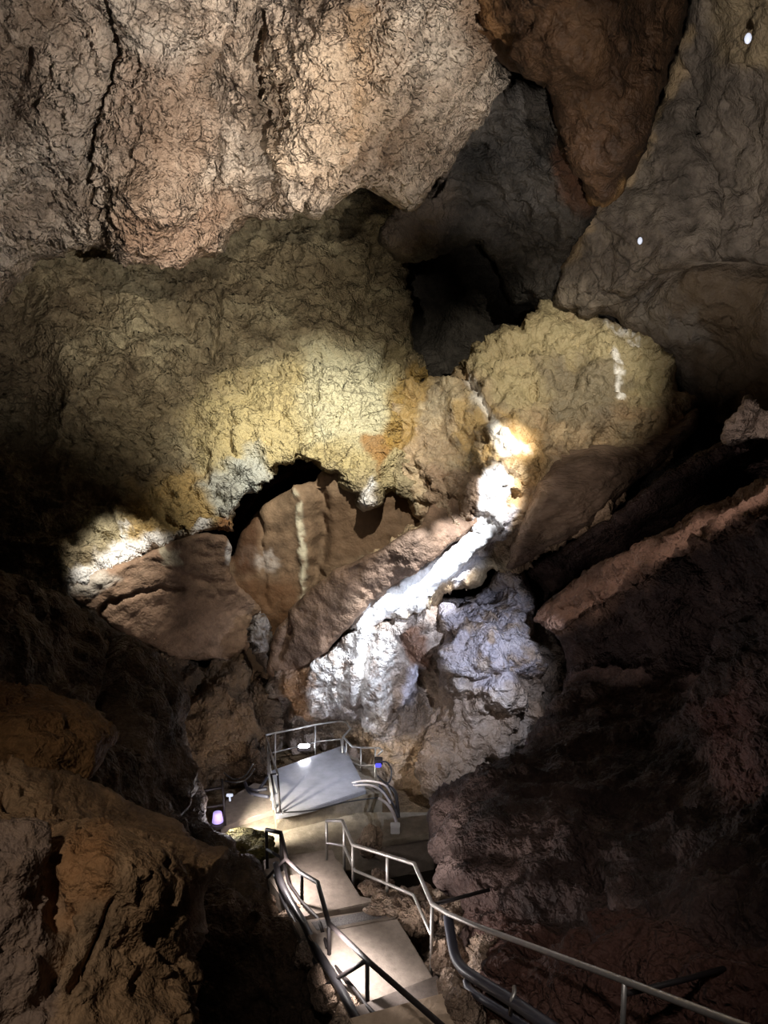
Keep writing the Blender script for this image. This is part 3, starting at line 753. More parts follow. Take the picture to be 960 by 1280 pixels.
tag(o, 'large tan flat-topped boulder in the lower left foreground', 'boulder')

# ------------------------------------------------------------------ solid helpers
def obj(name, me, mat, parent=None):
    if mat:
        me.materials.append(mat)
    ob = bpy.data.objects.new(name, me)
    COL.objects.link(ob)
    if parent is not None:
        ob.parent = parent
    return ob


def empty(name, loc=(0, 0, 0)):
    e = bpy.data.objects.new(name, None)
    COL.objects.link(e)
    e.location = loc
    e.empty_display_size = 0.2
    return e


def part(name, bm, mat, parent=None, smooth=False, bevel=0.0):
    """link a bmesh given in world coordinates, keeping it in place under its parent"""
    if bevel:
        bmesh.ops.bevel(bm, geom=list(bm.edges), offset=bevel, segments=2, affect='EDGES', clamp_overlap=True)
    bmesh.ops.recalc_face_normals(bm, faces=bm.faces)
    me = bpy.data.meshes.new(name)
    bm.to_mesh(me)
    bm.free()
    for p in me.polygons:
        p.use_smooth = smooth
    ob = obj(name, me, mat)
    if parent is not None:
        ob.parent = parent
        off = Vector((0, 0, 0))
        q = parent
        while q is not None:
            off += q.location
            q = q.parent
        ob.location = -off
    return ob


def add_tube(bm, pts, r, n=10, smooth_steps=0):
    pts = [Vector(p) for p in pts]
    if smooth_steps:
        q = []
        for i in range(len(pts) - 1):
            p0, p1, p2, p3 = pts[max(i - 1, 0)], pts[i], pts[i + 1], pts[min(i + 2, len(pts) - 1)]
            for s in range(smooth_steps):
                t = s / smooth_steps
                q.append(0.5 * ((2 * p1) + (p2 - p0) * t + (2 * p0 - 5 * p1 + 4 * p2 - p3) * t * t + (3 * p1 - p0 - 3 * p2 + p3) * t ** 3))
        q.append(pts[-1])
        pts = q
    ref = Vector((0.13, 0.21, 1)).normalized()
    rings = []
    for i, p in enumerate(pts):
        a = (pts[i] - pts[i - 1]).normalized() if i else (pts[1] - pts[0]).normalized()
        b = (pts[i + 1] - pts[i]).normalized() if i < len(pts) - 1 else a
        t = (a + b)
        t = t.normalized() if t.length > 1e-6 else a
        s = t.cross(ref)
        if s.length < 1e-3:
            s = t.cross(Vector((1, 0, 0)))
        s.normalize()
        u = s.cross(t).normalized()
        k = 1.0 / max(0.5, t.dot(a))
        ring = [bm.verts.new(p + (s * math.cos(2 * math.pi * j / n) + u * math.sin(2 * math.pi * j / n)) * r * (1 + (k - 1) * 0.5)) for j in range(n)]
        rings.append(ring)
    for i in range(len(rings) - 1):
        for j in range(n):
            bm.faces.new((rings[i][j], rings[i][(j + 1) % n], rings[i + 1][(j + 1) % n], rings[i + 1][j]))
    bm.faces.new(list(reversed(rings[0])))
    bm.faces.new(rings[-1])
    return bm


def tube(name, pts, r, mat, parent=None, n=10, sm=0):
    return part(name, add_tube(bmesh.new(), pts, r, n, sm), mat, parent, True)


def add_prism(bm, corners, dz):
    top = [bm.verts.new(c) for c in corners]
    bot = [bm.verts.new(Vector(c) - Vector((0, 0, dz))) for c in corners]
    bm.faces.new(top)
    bm.faces.new(list(reversed(bot)))
    n = len(top)
    for i in range(n):
        bm.faces.new((top[i], bot[i], bot[(i + 1) % n], top[(i + 1) % n]))
    return bm


def prism(name, corners, dz, mat, parent=None, bevel=0.012):
    return part(name, add_prism(bmesh.new(), corners, dz), mat, parent, False, bevel)


def add_box(bm, c, sx, sy, sz, rot=0.0):
    ret = bmesh.ops.create_cube(bm, size=1)
    M = Matrix.Translation(Vector(c)) @ Matrix.Rotation(rot, 4, 'Z') @ Matrix.Diagonal((sx, sy, sz, 1))
    bmesh.ops.transform(bm, matrix=M, verts=ret['verts'])
    return bm


# ------------------------------------------------------------------ floor
def make_floor():
    n = 150
    xs = np.linspace(-14, 14, n)
    ys = np.linspace(2, 26, n)
    X, Y = np.meshgrid(xs, ys)
    p = np.stack([X.ravel(), Y.ravel(), np.zeros(n * n)], -1)
    z = 0.35 * fbm(p * 0.4, 4) + 0.06 * fbm(p * 2.5, 3)
    flat = np.clip(np.maximum(np.abs(X.ravel() + 0.4) / 3.2, np.abs(Y.ravel() - 14) / 5), 0, 1)
    z = z * np.clip((flat - 0.75) * 4, 0, 1) - 0.25 + 0.04 * fbm(p * 2.0, 4)
    p[:, 2] = z
    i = np.arange(n - 1)
    a = (i[:, None] * n + i[None]).ravel()
    q = np.stack([a, a + 1, a + n + 1, a + n], -1)
    bot = p.copy()
    bot[:, 2] = -1.2
    me = mesh_from('floor', p, q)
    me.attributes.new('mineral_and_light', 'FLOAT_COLOR', 'POINT').data.foreach_set('color', np.zeros(len(me.vertices) * 4, np.float32))
    me.materials.append(M_FLOOR)
    ob = bpy.data.objects.new('floor', me)
    COL.objects.link(ob)
    tag(ob, 'brown earthen cave floor below the stairs', 'floor', kind='structure')


M_FLOOR = rock_mat('cave floor', srgb(84, 66, 48), srgb(112, 92, 68), srgb(130, 110, 84), 1.6, 0.2, 2.0, 0.5, 0.85, 0.2, 1.6)
make_floor()

# ------------------------------------------------------------------ staircase
ZA = 1.76
RISE = 0.17
stair = empty('staircase', G(470, 1200, ZA) - Vector((0, 0, ZA)))
tag(stair, 'worn concrete staircase with landings leading down between two railings', 'stairs')


def quad(z, *px):
    return [G(x, y, z) for x, y in px]


prism('landing', quad(ZA, (449, 1263), (543, 1224), (497, 1148), (384, 1168)), 0.3, M_CONC, stair)
prism('step', quad(ZA + RISE, (444, 1276), (561, 1240), (546, 1218), (440, 1259)), 0.34, M_CONC_SHADE, stair)
prism('step', quad(ZA + 2 * RISE, (446, 1288), (580, 1266), (566, 1237), (436, 1272)), 0.34, M_CONC_LIT, stair)
prism('step', quad(ZA + 3 * RISE, (450, 1316), (604, 1300), (584, 1262), (440, 1283)), 0.34, M_CONC_LIT, stair)
prism('step', quad(ZA + 4 * RISE, (470, 1350), (640, 1340), (606, 1296), (444, 1310)), 0.34, M_CONC, stair)
prism('step', quad(ZA - RISE, (376, 1172), (500, 1146), (482, 1134), (366, 1152)), 0.3, M_CONC, stair)
prism('nosing', quad(ZA - RISE + 0.012, (396, 1162), (496, 1142), (487, 1133.5), (389, 1152)), 0.04, M_NOSE, stair, 0.005)
prism('landing', quad(ZA - 2 * RISE, (372, 1148), (482, 1124), (449, 1121), (428, 1083), (336, 1098)), 0.3, M_CONC, stair)
prism('step', quad(ZA - 3 * RISE, (336, 1101), (432, 1084), (420, 1073), (330, 1086)), 0.3, M_CONC, stair)
# the flight beyond, hidden by the edge of the landing above it
a0, a1 = G(338, 1088, ZA - 4 * RISE), G(420, 1075, ZA - 4 * RISE)
fw = Vector((-(a1 - a0).y, (a1 - a0).x, 0)).normalized()
for k in range(5):
    zz = ZA - (4 + k) * RISE
    s0 = Vector((a0.x, a0.y, zz)) + fw * (0.27 * k)
    s1 = Vector((a1.x, a1.y, zz)) + fw * (0.27 * k)
    prism('step', [s0, s1, s1 + fw * 0.3, s0 + fw * 0.3], 0.3, M_CONC, stair)

# lower floor slab, walkway to the left, platform
o = prism('floor_slab', [G(300, 1085, 0.0), G(520, 1090, 0.0), G(535, 1015, 0.0), G(330, 1015, 0.0), G(270, 1045, 0.0)], 0.3, M_CONC_D, None)
tag(o, 'dull brown concrete slab at the stair foot in front of the platform', 'floor slab', kind='structure')
wk = prism('walkway', [G(276, 1034, 0.1), G(352, 1010, 0.1), G(348, 985, 0.1), G(318, 978, 0.1), G(282, 1000, 0.1)], 0.3, M_CONC, None)
tag(wk, 'grey concrete walkway strip left of the platform', 'walkway')
plat = empty('viewing_platform', G(400, 985, 0.42) - Vector((0, 0, 0.42)))
tag(plat, 'raised platform with wet shiny bluish deck beside the railings', 'platform')
PZ = 0.42
prism('deck', [G(346, 1019, PZ), G(392, 1009, PZ), G(458, 987, PZ), G(430, 931, PZ), (G(334, 965, PZ))], 0.1, M_WET, plat)
prism('retaining_wall', [G(345, 1021, PZ - 0.1), G(392, 1011, PZ - 0.1), G(478, 990, PZ - 0.1), G(470, 960, PZ - 0.1), G(430, 940, PZ - 0.1), G(336, 970, PZ - 0.1)], 0.62, M_CONC_D, plat)

bench = empty('concrete_block', G(505, 1040, 0.5))
tag(bench, 'low concrete block over the dark hollow beside the right rock', 'concrete block')
prism('top_slab', [G(478, 1052, 0.75), G(545, 1040, 0.75), G(560, 1015, 0.75), G(480, 1024, 0.75)], 0.12, M_CONC_D, bench)
prism('base', [G(481, 1054, 0.63), G(543, 1043, 0.63), G(556, 1020, 0.63), G(484, 1029, 0.63)], 0.8, M_CONC, bench)

pool = prism('water_pool', [G(470, 1118, -0.05), G(560, 1112, -0.05), G(560, 1066, -0.05), G(474, 1072, -0.05)], 0.15, M_WATER, None)
tag(pool, 'dark still pool in the hollow right of the stairs', 'water')

# ------------------------------------------------------------------ loose stones
def stone(name, px, py, d, r, mat, label, seed, sq=(1, 1, 1), group=None, cat='rock', sub=4):
    bm = bmesh.new()
    bmesh.ops.create_icosphere(bm, subdivisions=sub, radius=1)
    co = np.array([v.co[:] for v in bm.verts])
    q = co * 1.1 + seed * 5.3
    wv = np.stack([fbm(q, 2), fbm(q + 30, 2), fbm(q + 60, 2)], -1) * 0.25
    dsp = 1 + 0.28 * fbm(q * 0.8, 3) + 0.34 * facet(q * 0.9 + wv) + 0.06 * fbm(q * 4, 3)
    co = co * dsp[:, None] * np.array(sq) * r
    for v, c in zip(bm.verts, co):
        v.co = c
    me = bpy.data.meshes.new(name)
    bm.to_mesh(me)
    bm.free()
    me.attributes.new('mineral_and_light', 'FLOAT_COLOR', 'POINT').data.foreach_set('color', np.zeros(len(me.vertices) * 4, np.float32))
    for p in me.polygons:
        p.use_smooth = True
    ob = obj(name, me, mat)
    ob.location = P(px, py, d)
    ob.rotation_euler = (0, 0, seed * 1.3)
    tag(ob, label, cat, group)
    return ob


o = rock('rubble_bank', [(452, 1092), (470, 1100), (500, 1112), (540, 1116), (575, 1092), (604, 1104), (622, 1180), (636, 1340), (592, 1340), (578, 1262), (566, 1240), (548, 1222), (520, 1182), (498, 1146), (484, 1128), (452, 1116)],
         [(452, 1100, 11.8), (484, 1135, 10.8), (510, 1125, 11.0), (540, 1120, 10.9), (590, 1095, 10.5), (640, 1100, 9.6), (500, 1148, 10.6), (530, 1190, 10.4), (546, 1222, 9.9), (556, 1160, 9.9), (566, 1240, 8.3), (578, 1262, 7.9), (640, 1240, 7.6), (600, 1340, 6.9), (600, 1200, 8.1)],
         M_RUBBLE, 2.2, 5, 8, 0.3, 0.8, [('p', 0.9, 0.12), ('f', 2.2, 0.2), ('f', 5.0, 0.09), ('p', 8, 0.03)])
tag(o, 'rough rubble bank between the stairs and the right rock mass', 'rubble')
stone('rubble_stone', 563, 1198, 8.6, 0.2, M_RUBBLE, 'knobbly tan stone between the tall post and the black conduit', 6, (0.8, 1, 1.3))
stone('rubble_stone', 566, 1232, 7.9, 0.17, M_RUBBLE, 'round tan stone beside the lower steps', 7)
stone('rubble_stone', 580, 1268, 7.35, 0.2, M_RUBBLE, 'reddish stone at the lower end of the steps by the frame bottom', 8, (0.8, 1, 1.3))
stone('rubble_stone', 518, 1150, 9.6, 0.2, M_RUBBLE, 'pale pinkish stone at the back right corner of the lower landing', 9, (1.1, 1, 0.8))
stone('rubble_stone', 474, 1094, 11.0, 0.1, M_RUBBLE, 'small stone beside the far end post of the right railing', 11, (1.6, 1, 0.6))
rs = random.Random(5)
for k in range(34):
    t = rs.random()
    px, py = 468 + 110 * t + rs.uniform(-8, 8), 1112 + 14 * t + rs.uniform(-8, 26)
    d = 10.6 - (py - 1105) * 0.028 - max(0, px - 540) * 0.012
    stone('rubble_piece', px, py, d, rs.uniform(0.05, 0.13), M_RUBBLE, 'small angular piece in the litter of stones between right railing and dark pool', 40 + k, (rs.uniform(0.9, 1.6), 1, rs.uniform(0.5, 0.9)), 'stone litter right of the stairs', 'rock', 3)
stone('mossy_rock', 311, 1058, 13.3, 0.5, M_MOSS, 'olive mossy rock beside the left walkway', 12, (1.0, 0.8, 0.5))
stone('pale_boulder', 462, 1052, 13.6, 0.3, M_RUBBLE, 'pale speckled stone against the platform wall behind the railing', 13, (0.75, 0.7, 1.0))
stone('standing_stone', 322, 962, 16.6, 0.6, M_LEFT, 'upright brown stone leaning at the left end of the platform', 14, (0.35, 0.4, 1.0))
stone('pale_stone', 441, 958, 17.3, 0.3, M_COLUMN, 'pale lumpy stone behind the right platform rail', 15, (0.6, 0.7, 1.3))
for k, (px, py, d, r) in enumerate([(352, 1118, 10.8, 0.18), (366, 1145, 10.2, 0.2), (374, 1172, 9.7, 0.2), (388, 1195, 9.2, 0.18), (402, 1222, 8.8, 0.2), (414, 1250, 8.4, 0.2), (430, 1275, 8.0, 0.2)]):
    names = ['topmost grey edge stone left of the stairs', 'second edge stone from the top left of the stairs', 'edge stone beside the lit cable on the stair left', 'edge stone beside the upper step left of the railing',
             'edge stone behind the diagonal rail brace', 'edge stone below the diagonal rail brace', 'lowest edge stone left of the stairs at frame bottom']
    stone('edge_stone', px, py, d, r, M_RUBBLE, names[k], 20 + k, (0.8, 1.1, 0.7), 'stones along the left stair edge')

# ------------------------------------------------------------------ railings
def down(px, py, d, z):
    t = P(px, py, d)
    return [t, Vector((t.x, t.y, z))]


rr = empty('stair_railing', P(541, 1223, 8.5))
tag(rr, 'grey steel railing on the right side of the stairs', 'railing')
top = [P(408, 1026, 11.5), P(428, 1026, 11.15), P(441, 1056, 10.75), P(480, 1068, 10.15), P(518, 1080, 9.6), P(540, 1130, 8.5), P(560, 1142, 8.1), P(592, 1156, 7.55), P(781, 1226, 5.5), P(925, 1281, 4.45), P(1060, 1332, 3.8)]
tube('handrail', top, 0.026, M_STEEL, rr)
tube('mid_rail', [P(409, 1054, 11.5), P(430, 1057, 11.15), P(443, 1088, 10.75), P(482, 1104, 10.15), P(517, 1119, 9.6), P(539, 1168, 8.55)], 0.02, M_STEEL, rr)
for (a, b) in [((408, 1026, 11.5), (410, 1080)), ((430, 1030, 11.1), (432, 1089)), ((441, 1056, 10.75), (447, 1123)), ((484, 1069, 10.1), (484, 1143)), ((540, 1130, 8.5), (541, 1222)), ((781, 1226, 5.5), (778, 1330))]:
    tp = P(*a)
    # the foot stands straight below the top
    lo, hi = -1.0, tp.z
    for _ in range(40):
        mid = (lo + hi) / 2
        q = Vector((tp.x, tp.y, mid - CAM_Z))
        dd = q.y * CP - q.z * SP
        vv = q.y * SP + q.z * CP
        py = 640 - F * vv / dd
        if py > b[1]:
            lo = mid
        else:
            hi = mid
    tube('post', [tp, Vector((tp.x, tp.y, lo))], 0.021, M_STEEL, rr)
tube('wall_bar', [P(541, 1131, 8.5), P(612, 1112, 8.7)], 0.022, M_IRON, rr)  # dark bar from the rail corner across to the rock
tube('wall_bar', [P(783, 1242, 5.5), P(850, 1226, 5.55), P(922, 1206, 5.7)], 0.022, M_IRON, rr)

lr = empty('stair_railing', P(411, 1200, 8.9))
tag(lr, 'dark steel railing on the left side of the stairs', 'railing')
tube('handrail', [P(333, 1037, 11.6), P(351, 1041, 11.2), P(359, 1075, 10.6), P(376, 1091, 10.2), P(397, 1103, 9.8), P(411, 1154, 8.8), P(462, 1203, 7.9), P(550, 1280, 6.7), P(600, 1322, 6.2)], 0.03, M_IRON, lr)
tube('mid_rail', [P(334, 1062, 11.6), P(353, 1073, 11.2), P(361, 1104, 10.6), P(378, 1128, 10.2), P(398, 1148, 9.8), P(409, 1184, 8.9)], 0.022, M_IRON, lr)
tube('mid_rail', [P(412, 1200, 8.85), P(442, 1235, 8.2), P(458, 1257, 7.9), P(520, 1320, 7.0)], 0.022, M_IRON, lr)
for a, b in [((333, 1037, 11.6), (336, 1100)), ((351, 1041, 11.2), (358, 1110)), ((377, 1092, 10.2), (378, 1132)), ((411, 1154, 8.8), (412, 1212)), ((459, 1201, 7.95), (459, 1266))]:
    tp = P(*a)
    lo, hi = -1.0, tp.z
    for _ in range(40):
        mid = (lo + hi) / 2
        q = Vector((tp.x, tp.y, mid - CAM_Z))
        py = 640 - F * (q.y * SP + q.z * CP) / (q.y * CP - q.z * SP)
        if py > b[1]:
            lo = mid
        else:
            hi = mid
    tube('post', [tp, Vector((tp.x, tp.y, lo))], 0.024, M_IRON, lr)
tube('brace', [P(457, 1201, 7.95), P(430, 1218, 8.3), P(402, 1236, 8.6)], 0.026, M_IRON, lr)
tube('brace', [P(359, 1072, 10.7), P(345, 1085, 11), P(328, 1105, 11.2)], 0.022, M_IRON, lr)

pr = empty('platform_railing', G(344, 965, PZ))
tag(pr, 'thin grey railing round the back and sides of the shiny platform', 'railing')
zt = PZ + 0.82
bk = lambda px, py, d: P(px, py, d)
tube('handrail', [G(347, 968, zt), P(331.7, 919, 17.0), P(343, 916.5, 17.0), P(394, 906, 17.3), P(425, 901, 17.4), P(433, 903, 17.35), P(438, 911, 17.2), P(429, 921, 17.0), P(440, 933, 16.6), P(451, 934.5, 16.4), P(474, 935, 16.0), P(478, 938, 15.9), P(472, 944, 15.9)], 0.022, M_STEEL, pr)
tube('mid_rail', [P(346, 990, 15.0), P(333, 943, 17.0), P(397, 927, 17.3), P(426, 924, 17.3), P(428.5, 943, 17.0), P(440, 953, 16.6), P(451, 957, 16.3), P(470, 956, 16.0)], 0.016, M_STEEL, pr)
for a, b in [((344, 917, 17.0), 961), ((394, 906, 17.3), 950), ((428.5, 921, 17.0), 964), ((433, 924, 16.9), 965), ((451, 934.5, 16.4), 974), ((469, 935, 16.0), 998)]:
    tube('post', [P(*a), P(a[0], b, a[2] - 0.12)], 0.019, M_STEEL, pr)
tube('end_frame', [G(350.5, 1017, PZ), P(347, 967, 14.75), P(339, 968, 14.9), G(346, 1017, PZ)], 0.02, M_IRON, pr)
tube('post', [G(342, 1012, PZ), P(336, 940, 15.6)], 0.019, M_STEEL, pr)
tube('post', [G(339, 1000, PZ), P(333, 925, 16.5)], 0.019, M_STEEL, pr)

wr = empty('walkway_railing', P(281, 1030, 14.2))
tag(wr, 'short dark railing at the far left walkway above the violet lamp', 'railing')
tube('handrail', [P(244, 990, 14.0), P(279, 984, 14.2)], 0.024, M_IRON, wr)
tube('mid_rail', [P(252, 1010, 14.0), P(281, 1006, 14.2)], 0.02, M_IRON, wr)
tube('post', [P(277.5, 974, 14.2), P(282, 1032, 14.1)], 0.022, M_IRON, wr)

# ------------------------------------------------------------------ conduits and cables
c = empty('conduit', P(563, 1145, 8.0))
tag(c, 'thick black conduit pipe bending down the rock right of the stairs', 'pipe')
tube('pipe', [P(560, 1145, 8.15), P(563, 1165, 8.0), P(569, 1195, 7.75), P(580, 1212, 7.5), P(600, 1226, 7.2), P(640, 1251, 6.6), P(690, 1285, 5.9), P(730, 1310, 5.5)], 0.055, M_PIPE, c, 14, 6)
bm = bmesh.new()
add_tube(bm, [P(638, 1268, 6.6), P(640, 1250, 6.52), P(643, 1240, 6.55), P(643, 1233, 6.6)], 0.02, 8)
part('clamp', bm, M_STEEL, c, True)
o = tube('conduit', [P(583, 1226, 7.6), P(586, 1236, 7.5), P(600, 1247, 7.25), P(640, 1272, 6.65), P(700, 1312, 5.9)], 0.04, M_PIPE, None, 12, 6)
tag(o, 'thinner black conduit pipe running below the thick one', 'pipe')

cb = [('pale cable running along the platform edge to the cable bundle', M_CABLE_W, [(440, 979, 15.6), (455, 976, 15.5), (472, 978, 15.3), (484, 984, 15.0), (492, 1000, 14.6)], 0.022),
      ('second pale cable lying just below the first at the platform edge', M_CABLE_W, [(442, 982, 15.5), (458, 981, 15.3), (470, 984, 15.1), (480, 992, 14.8), (488, 1004, 14.5)], 0.022),
      ('pale curved cable leading down to the white junction box', M_CABLE_W, [(474, 998, 14.9), (483, 1004, 14.6), (491, 1015, 14.0), (495, 1026, 13.5), (496, 1030, 13.2)], 0.03),
      ('black cable at the right edge of the bundle', M_CABLE, [(484, 982, 15.1), (494, 990, 14.7), (497, 1010, 14.3), (500, 1026, 14.0), (514, 1029, 13.6)], 0.035),
      ('grey cable in the middle of the bundle below the blue lamp', M_PIPE, [(474, 982, 15.1), (484, 996, 14.7), (493, 1008, 14.4), (498, 1024, 14.0)], 0.026),
      ('black cable looped from the blue lamp down to the bundle', M_CABLE, [(476, 952, 15.8), (484, 953, 15.6), (489, 962, 15.4), (488, 974, 15.3), (483, 979, 15.2), (472, 970, 15.5)], 0.018),
      ('thin dark cord lying across the front of the platform wall', M_CABLE, [(352, 1016, 14.3), (392, 1012.5, 14.4), (430, 1003, 14.6), (472, 997, 14.8)], 0.014),
      ('black cable hanging over the walkway from the standing stone', M_CABLE, [(280, 966, 15.6), (292, 974, 15.5), (306, 970, 15.6), (316, 955, 15.9)], 0.018),
      ('lower black cable sagging over the walkway', M_CABLE, [(281, 976, 15.4), (294, 978, 15.3), (308, 974, 15.4), (318, 961, 15.7)], 0.018)]
for lab, m, pts, r in cb:
    o = tube('cable', [P(*q) for q in pts], r, m, None, 8, 6)
    tag(o, lab, 'cable', 'cables around the platform')
for k, (lab, m, pts, r) in enumerate([
        ('thick dark cable running along the left stair edge', M_CABLE, [(345, 1080, 11.0), (350, 1100, 10.6), (364, 1128, 10.1), (380, 1155, 9.6), (392, 1180, 9.1), (404, 1200, 8.8), (420, 1226, 8.4), (452, 1285, 7.6)], 0.05),
        ('thinner dark cable outside the thick one on the stair left', M_CABLE, [(344, 1095, 10.9), (354, 1124, 10.4), (372, 1160, 9.7), (396, 1205, 9.0), (416, 1245, 8.5), (436, 1290, 8.0)], 0.035),
        ('outermost dark cable low on the left stair edge', M_CABLE, [(404, 1230, 8.9), (418, 1256, 8.5), (434, 1295, 8.1)], 0.035)]):
    o = tube('cable', [P(*q) for q in pts], r, m, None, 10, 6)
    tag(o, lab, 'cable', 'cables beside the stairs')
for k, (lab, pts) in enumerate([('dark pipe on the floor left of the platform', [(306, 978, 15.6), (312, 990, 15.2), (324, 994, 15.0), (336, 996, 14.9)]), ('second dark pipe on the floor left of the platform', [(308, 984, 15.4), (318, 988, 15.2), (334, 986, 15.2)]),
                                ('dark pipe leaning up from the floor left of the platform', [(318, 994, 15.1), (326, 984, 15.3), (334, 972, 15.6)])]):
    o = tube('floor_pipe', [P(*q) for q in pts], 0.035, M_PIPE, None, 8, 5)
    tag(o, lab, 'pipe', 'pipes left of the platform')

# ------------------------------------------------------------------ fixtures
def rbox(name, c, sx, sy, sz, mat, parent=None, rot=0.0, bev=0.01):
    return part(name, add_box(bmesh.new(), c, sx, sy, sz, rot), mat, parent, False, bev)


bx = empty('junction_box', P(494, 1036, 13.15))
tag(bx, 'small white junction box on the concrete block', 'box')
rbox('housing', P(494, 1036, 13.15), 0.16, 0.12, 0.14, M_BOX, bx)
rbox('lid', P(494, 1031, 13.15), 0.17, 0.13, 0.03, M_BOX, bx)

bl = empty('blue_lamp', P(473, 953, 15.85))
tag(bl, 'small black lamp with a blue glow on the right platform post', 'lamp')
rbox('housing', P(473, 951, 15.85), 0.18, 0.14, 0.12, M_IRON, bl)
rbox('lens', P(473, 956, 15.8), 0.12, 0.1, 0.08, M_BLUE, bl)

fl = empty('floodlight', P(380, 933, 16.9))
tag(fl, 'bright white oblong floodlight behind the platform back rail', 'lamp')
rbox('housing', P(380, 934.5, 16.98), 0.3, 0.12, 0.12, M_IRON, fl, 0.2)
rbox('lens', P(380, 932.5, 16.88), 0.26, 0.1, 0.08, M_LAMP, fl, 0.2, 0.03)

vl = empty('violet_lamp', P(272, 1022, 14.2))
tag(vl, 'violet white floor lamp under the walkway railing at far left', 'lamp')
bm = bmesh.new()
bmesh.ops.create_cone(bm, cap_ends=True, segments=20, radius1=0.11, radius2=0.08, depth=0.2, matrix=Matrix.Translation(P(272, 1022, 14.2)))
part('lens', bm, M_VIOLET, vl, True)
bm = bmesh.new()
bmesh.ops.create_cone(bm, cap_ends=True, segments=20, radius1=0.13, radius2=0.13, depth=0.06, matrix=Matrix.Translation(P(272, 1031, 14.15)))
part('base', bm, M_IRON, vl, False)

pl = empty('path_lamp', P(287, 997, 15.2))
tag(pl, 'tiny white lamp standing on the far left walkway', 'lamp')
rbox('head', P(287, 994, 15.2), 0.13, 0.06, 0.05, M_SPOT, pl)
tube('stem', [P(287, 995, 15.2), P(287.5, 1001, 15.1)], 0.02, M_SPOT, pl, 8)


def spot_thing(px, py, d, r, label):
    e = empty('glow_spot', P(px, py, d))  # lamp-shaped glowing body for a bright spot on the rock
    tag(e, label, 'lamp')
    bm = bmesh.new()
    bmesh.ops.create_uvsphere(bm, u_segments=16, v_segments=10, radius=r, matrix=Matrix.Translation(P(px, py, d)) @ Matrix.Diagonal((1, 1, 1.5, 1)))
    part('lens', bm, M_SPOT, e, True)
    bm = bmesh.new()
    bmesh.ops.create_cone(bm, cap_ends=True, segments=16, radius1=r * 1.25, radius2=r * 1.1, depth=r, matrix=Matrix.Translation(P(px, py, d + r * 1.2)))
    part('housing', bm, M_IRON, e, True)


spot_thing(935, 48, 12.2, 0.055, 'added bluish white glow for a calcite glint on the rock at the top right corner')  # glowing body added in place of a calcite glint
spot_thing(800, 301, 15.9, 0.05, 'tiny white glowing spot on the grey wall right of the dark hollow')

# ------------------------------------------------------------------ lights
def spot(name, loc, aim, watts, ang, col=(1, 1, 1), blend=0.5, r=0.08):
    ld = bpy.data.lights.new(name, 'SPOT')
    ld.energy = watts
    ld.spot_size = math.radians(ang)
    ld.spot_blend = blend
    ld.color = col
    ld.shadow_soft_size = r
    ob = bpy.data.objects.new(name, ld)
    COL.objects.link(ob)
    ob.location = loc
    ob.rotation_euler = (Vector(aim) - Vector(loc)).to_track_quat('-Z', 'Y').to_euler()
    return ob


def point(name, loc, watts, col=(1, 1, 1), r=0.1):
    ld = bpy.data.lights.new(name, 'POINT')
    ld.energy = watts
    ld.color = col
    ld.shadow_soft_size = r
    ob = bpy.data.objects.new(name, ld)
    COL.objects.link(ob)
    ob.location = loc
    return ob


COLD = (0.74, 0.82, 1.0)
# roof spots
spot('roof_spot', (4.6, 6.2, 8.8), P(430, 70, 13), 5200, 46, (1, 0.92, 0.82), 0.9, 0.05)
spot('roof_spot', (0.5, 5.0, 8.8), P(120, 160, 13), 3600, 60, (1, 0.94, 0.88), 0.9, 0.05)
spot('roof_spot', (2.0, 5.0, 8.6), P(880, 190, 14), 2900, 48, (1, 0.93, 0.84), 0.9, 0.06)
spot('dome_spot', (4.5, 7.5, 9.0), P(640, 200, 16), 2000, 24, (1, 0.96, 0.92), 1.0, 0.05)  # unseen spot added to lift the dark dome
# slope and boulder from overhead
spot('slope_spot', (0.6, 9.0, 13.4), P(410, 560, 17), 9500, 42, (1, 0.96, 0.85), 1.0, 0.05)
spot('slope_spot', (-1.5, 7.0, 10.8), P(290, 420, 19), 2700, 50, (1, 0.9, 0.76), 1.0, 0.08)
spot('boulder_spot', (4.6, 9.0, 12.6), P(680, 465, 17.4), 4400, 37, (1, 0.93, 0.76), 1.0, 0.05)
spot('under_fin_spot', (1.0, 6.0, 7.0), P(790, 650, 14.8), 260, 18, (1, 0.86, 0.78), 1.0, 0.05)  # fill added for the black gap below the fin
spot('fin_spot', (0.0, 7.0, 8.8), P(710, 610, 15.8), 1000, 18, (1, 0.9, 0.8), 1.0, 0.05)
# the white streak
for px, py, e, c in ((640, 556, 8000, (1, 0.93, 0.78)), (618, 625, 15000, (0.95, 0.96, 1)), (562, 700, 26000, (0.88, 0.93, 1)), (480, 758, 32000, (0.82, 0.9, 1))):
    spot('streak_spot', (4.4, 10.0, 12.2), P(px, py, 15.9), e, 9.5, c, 1.0, 0.04)
spot('ledge_spot', (-4.0, 9.5, 12.4), P(150, 700, 15.7), 9000, 14, (1, 0.95, 0.85), 1.0, 0.05)
# grotto, column
spot('grotto_spot', (-0.5, 4.0, 6.8), P(400, 695, 17.5), 1200, 17, (1, 0.93, 0.85), 0.9, 0.06)  # unseen fill added so the grotto wall shows
spot('column_spot', (3.0, 11.0, 5.2), P(510, 850, 16.5), 1700, 66, COLD, 0.9, 0.06)
spot('column_spot', (-1.0, 12.0, 5.8), P(440, 850, 16.5), 700, 30, (0.86, 0.9, 1), 0.9, 0.06)
spot('fluted_spot', P(326, 990, 14.2), P(265, 880, 16.6), 110, 80, (1, 0.88, 0.74), 0.9, 0.06)
spot('drape_spot', P(420, 960, 14.4), P(520, 930, 16.6), 150, 62, (1, 0.9, 0.78), 1.0, 0.04)  # warm fill added on the foot of the column
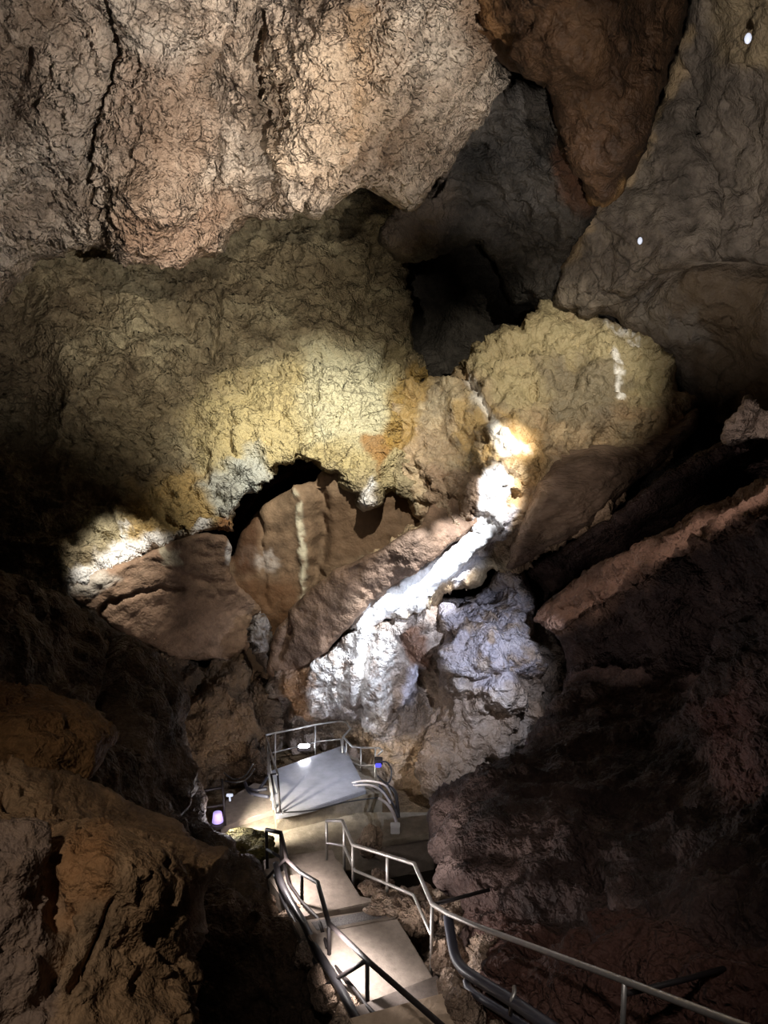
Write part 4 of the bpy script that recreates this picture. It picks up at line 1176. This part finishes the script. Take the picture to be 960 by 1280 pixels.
# floodlight, platform and walkway
spot('floodlight_beam', P(384, 934, 17.4), G(400, 985, PZ), 60, 120, (0.75, 0.82, 1.0), 0.6, 0.06)
spot('platform_spot', (-0.6, 13.0, 4.4), G(395, 980, PZ), 700, 32, (0.8, 0.85, 1.0), 0.9, 0.05)  # cold light added above the deck, without a visible source
point('violet_glow', P(286, 1024, 13.4), 45, (0.97, 0.9, 0.96), 0.05)
spot('floor_beam', P(286, 1016, 13.7), G(350, 1024, 0.1), 800, 70, (1, 0.93, 0.78), 0.9, 0.05)
spot('floor_spot', (0.6, 11.0, 4.6), G(410, 1035, 0.1), 150, 30, (1, 0.9, 0.75), 0.9, 0.05)  # unseen warm fill added for the platform wall and floor
# stairs
spot('stair_spot', G(440, 1232, ZA) + Vector((-0.25, 0, 0.6)), G(530, 1195, ZA), 160, 140, (1, 0.93, 0.9), 0.5, 0.05)
spot('stair_spot', G(366, 1122, ZA - .34) + Vector((-0.2, 0, 0.5)), G(450, 1100, ZA - .34), 110, 150, (1, 0.9, 0.86), 0.4, 0.05)
# ridge, from behind and above it
for px, py, dd, e in ((700, 758, 13.8, 1000), (775, 712, 12.6, 1150), (855, 670, 11.4, 1300), (935, 628, 10.2, 1450)):
    spot('ridge_spot', (1.5, 10.0, 12.5), P(px, py, dd), e, 12, (1, 0.84, 0.76), 0.8, 0.04)
spot('jutting_spot', (2.5, 8.0, 9.5), P(935, 528, 12.8), 600, 9, (1, 0.88, 0.82), 0.6, 0.06)
# unseen fill spots added near the viewer to lift the foreground
spot('viewer_fill', (-2.6, 0.4, 10.4), P(90, 1110, 4.6), 560, 60, (1, 0.91, 0.8), 1.0, 0.12)
spot('viewer_fill', (-0.4, 1.8, 9.2), P(640, 1235, 6.6), 460, 44, (1, 0.92, 0.88), 1.0, 0.1)

w = bpy.data.worlds.new('cave_dark')
SC.world = w
w.use_nodes = True
w.node_tree.nodes['Background'].inputs[0].default_value = (0.5, 0.42, 0.36, 1)
w.node_tree.nodes['Background'].inputs[1].default_value = 0.006

# ------------------------------------------------------------------ camera
cd = bpy.data.cameras.new('camera')
cd.sensor_fit = 'VERTICAL'
cd.sensor_height = 36
cd.sensor_width = 36
cd.lens = F / 1280 * 36
cd.clip_end = 200
cam = bpy.data.objects.new('camera', cd)
COL.objects.link(cam)
cam.location = (0, 0, CAM_Z)
cam.rotation_euler = (math.radians(90) - PITCH, 0, 0)
SC.camera = cam
SC.view_settings.view_transform = 'Standard'
SC.view_settings.look = 'None'
SC.view_settings.gamma = 1.0
SC.view_settings.exposure = 0.0
SC.view_settings.use_curve_mapping = False
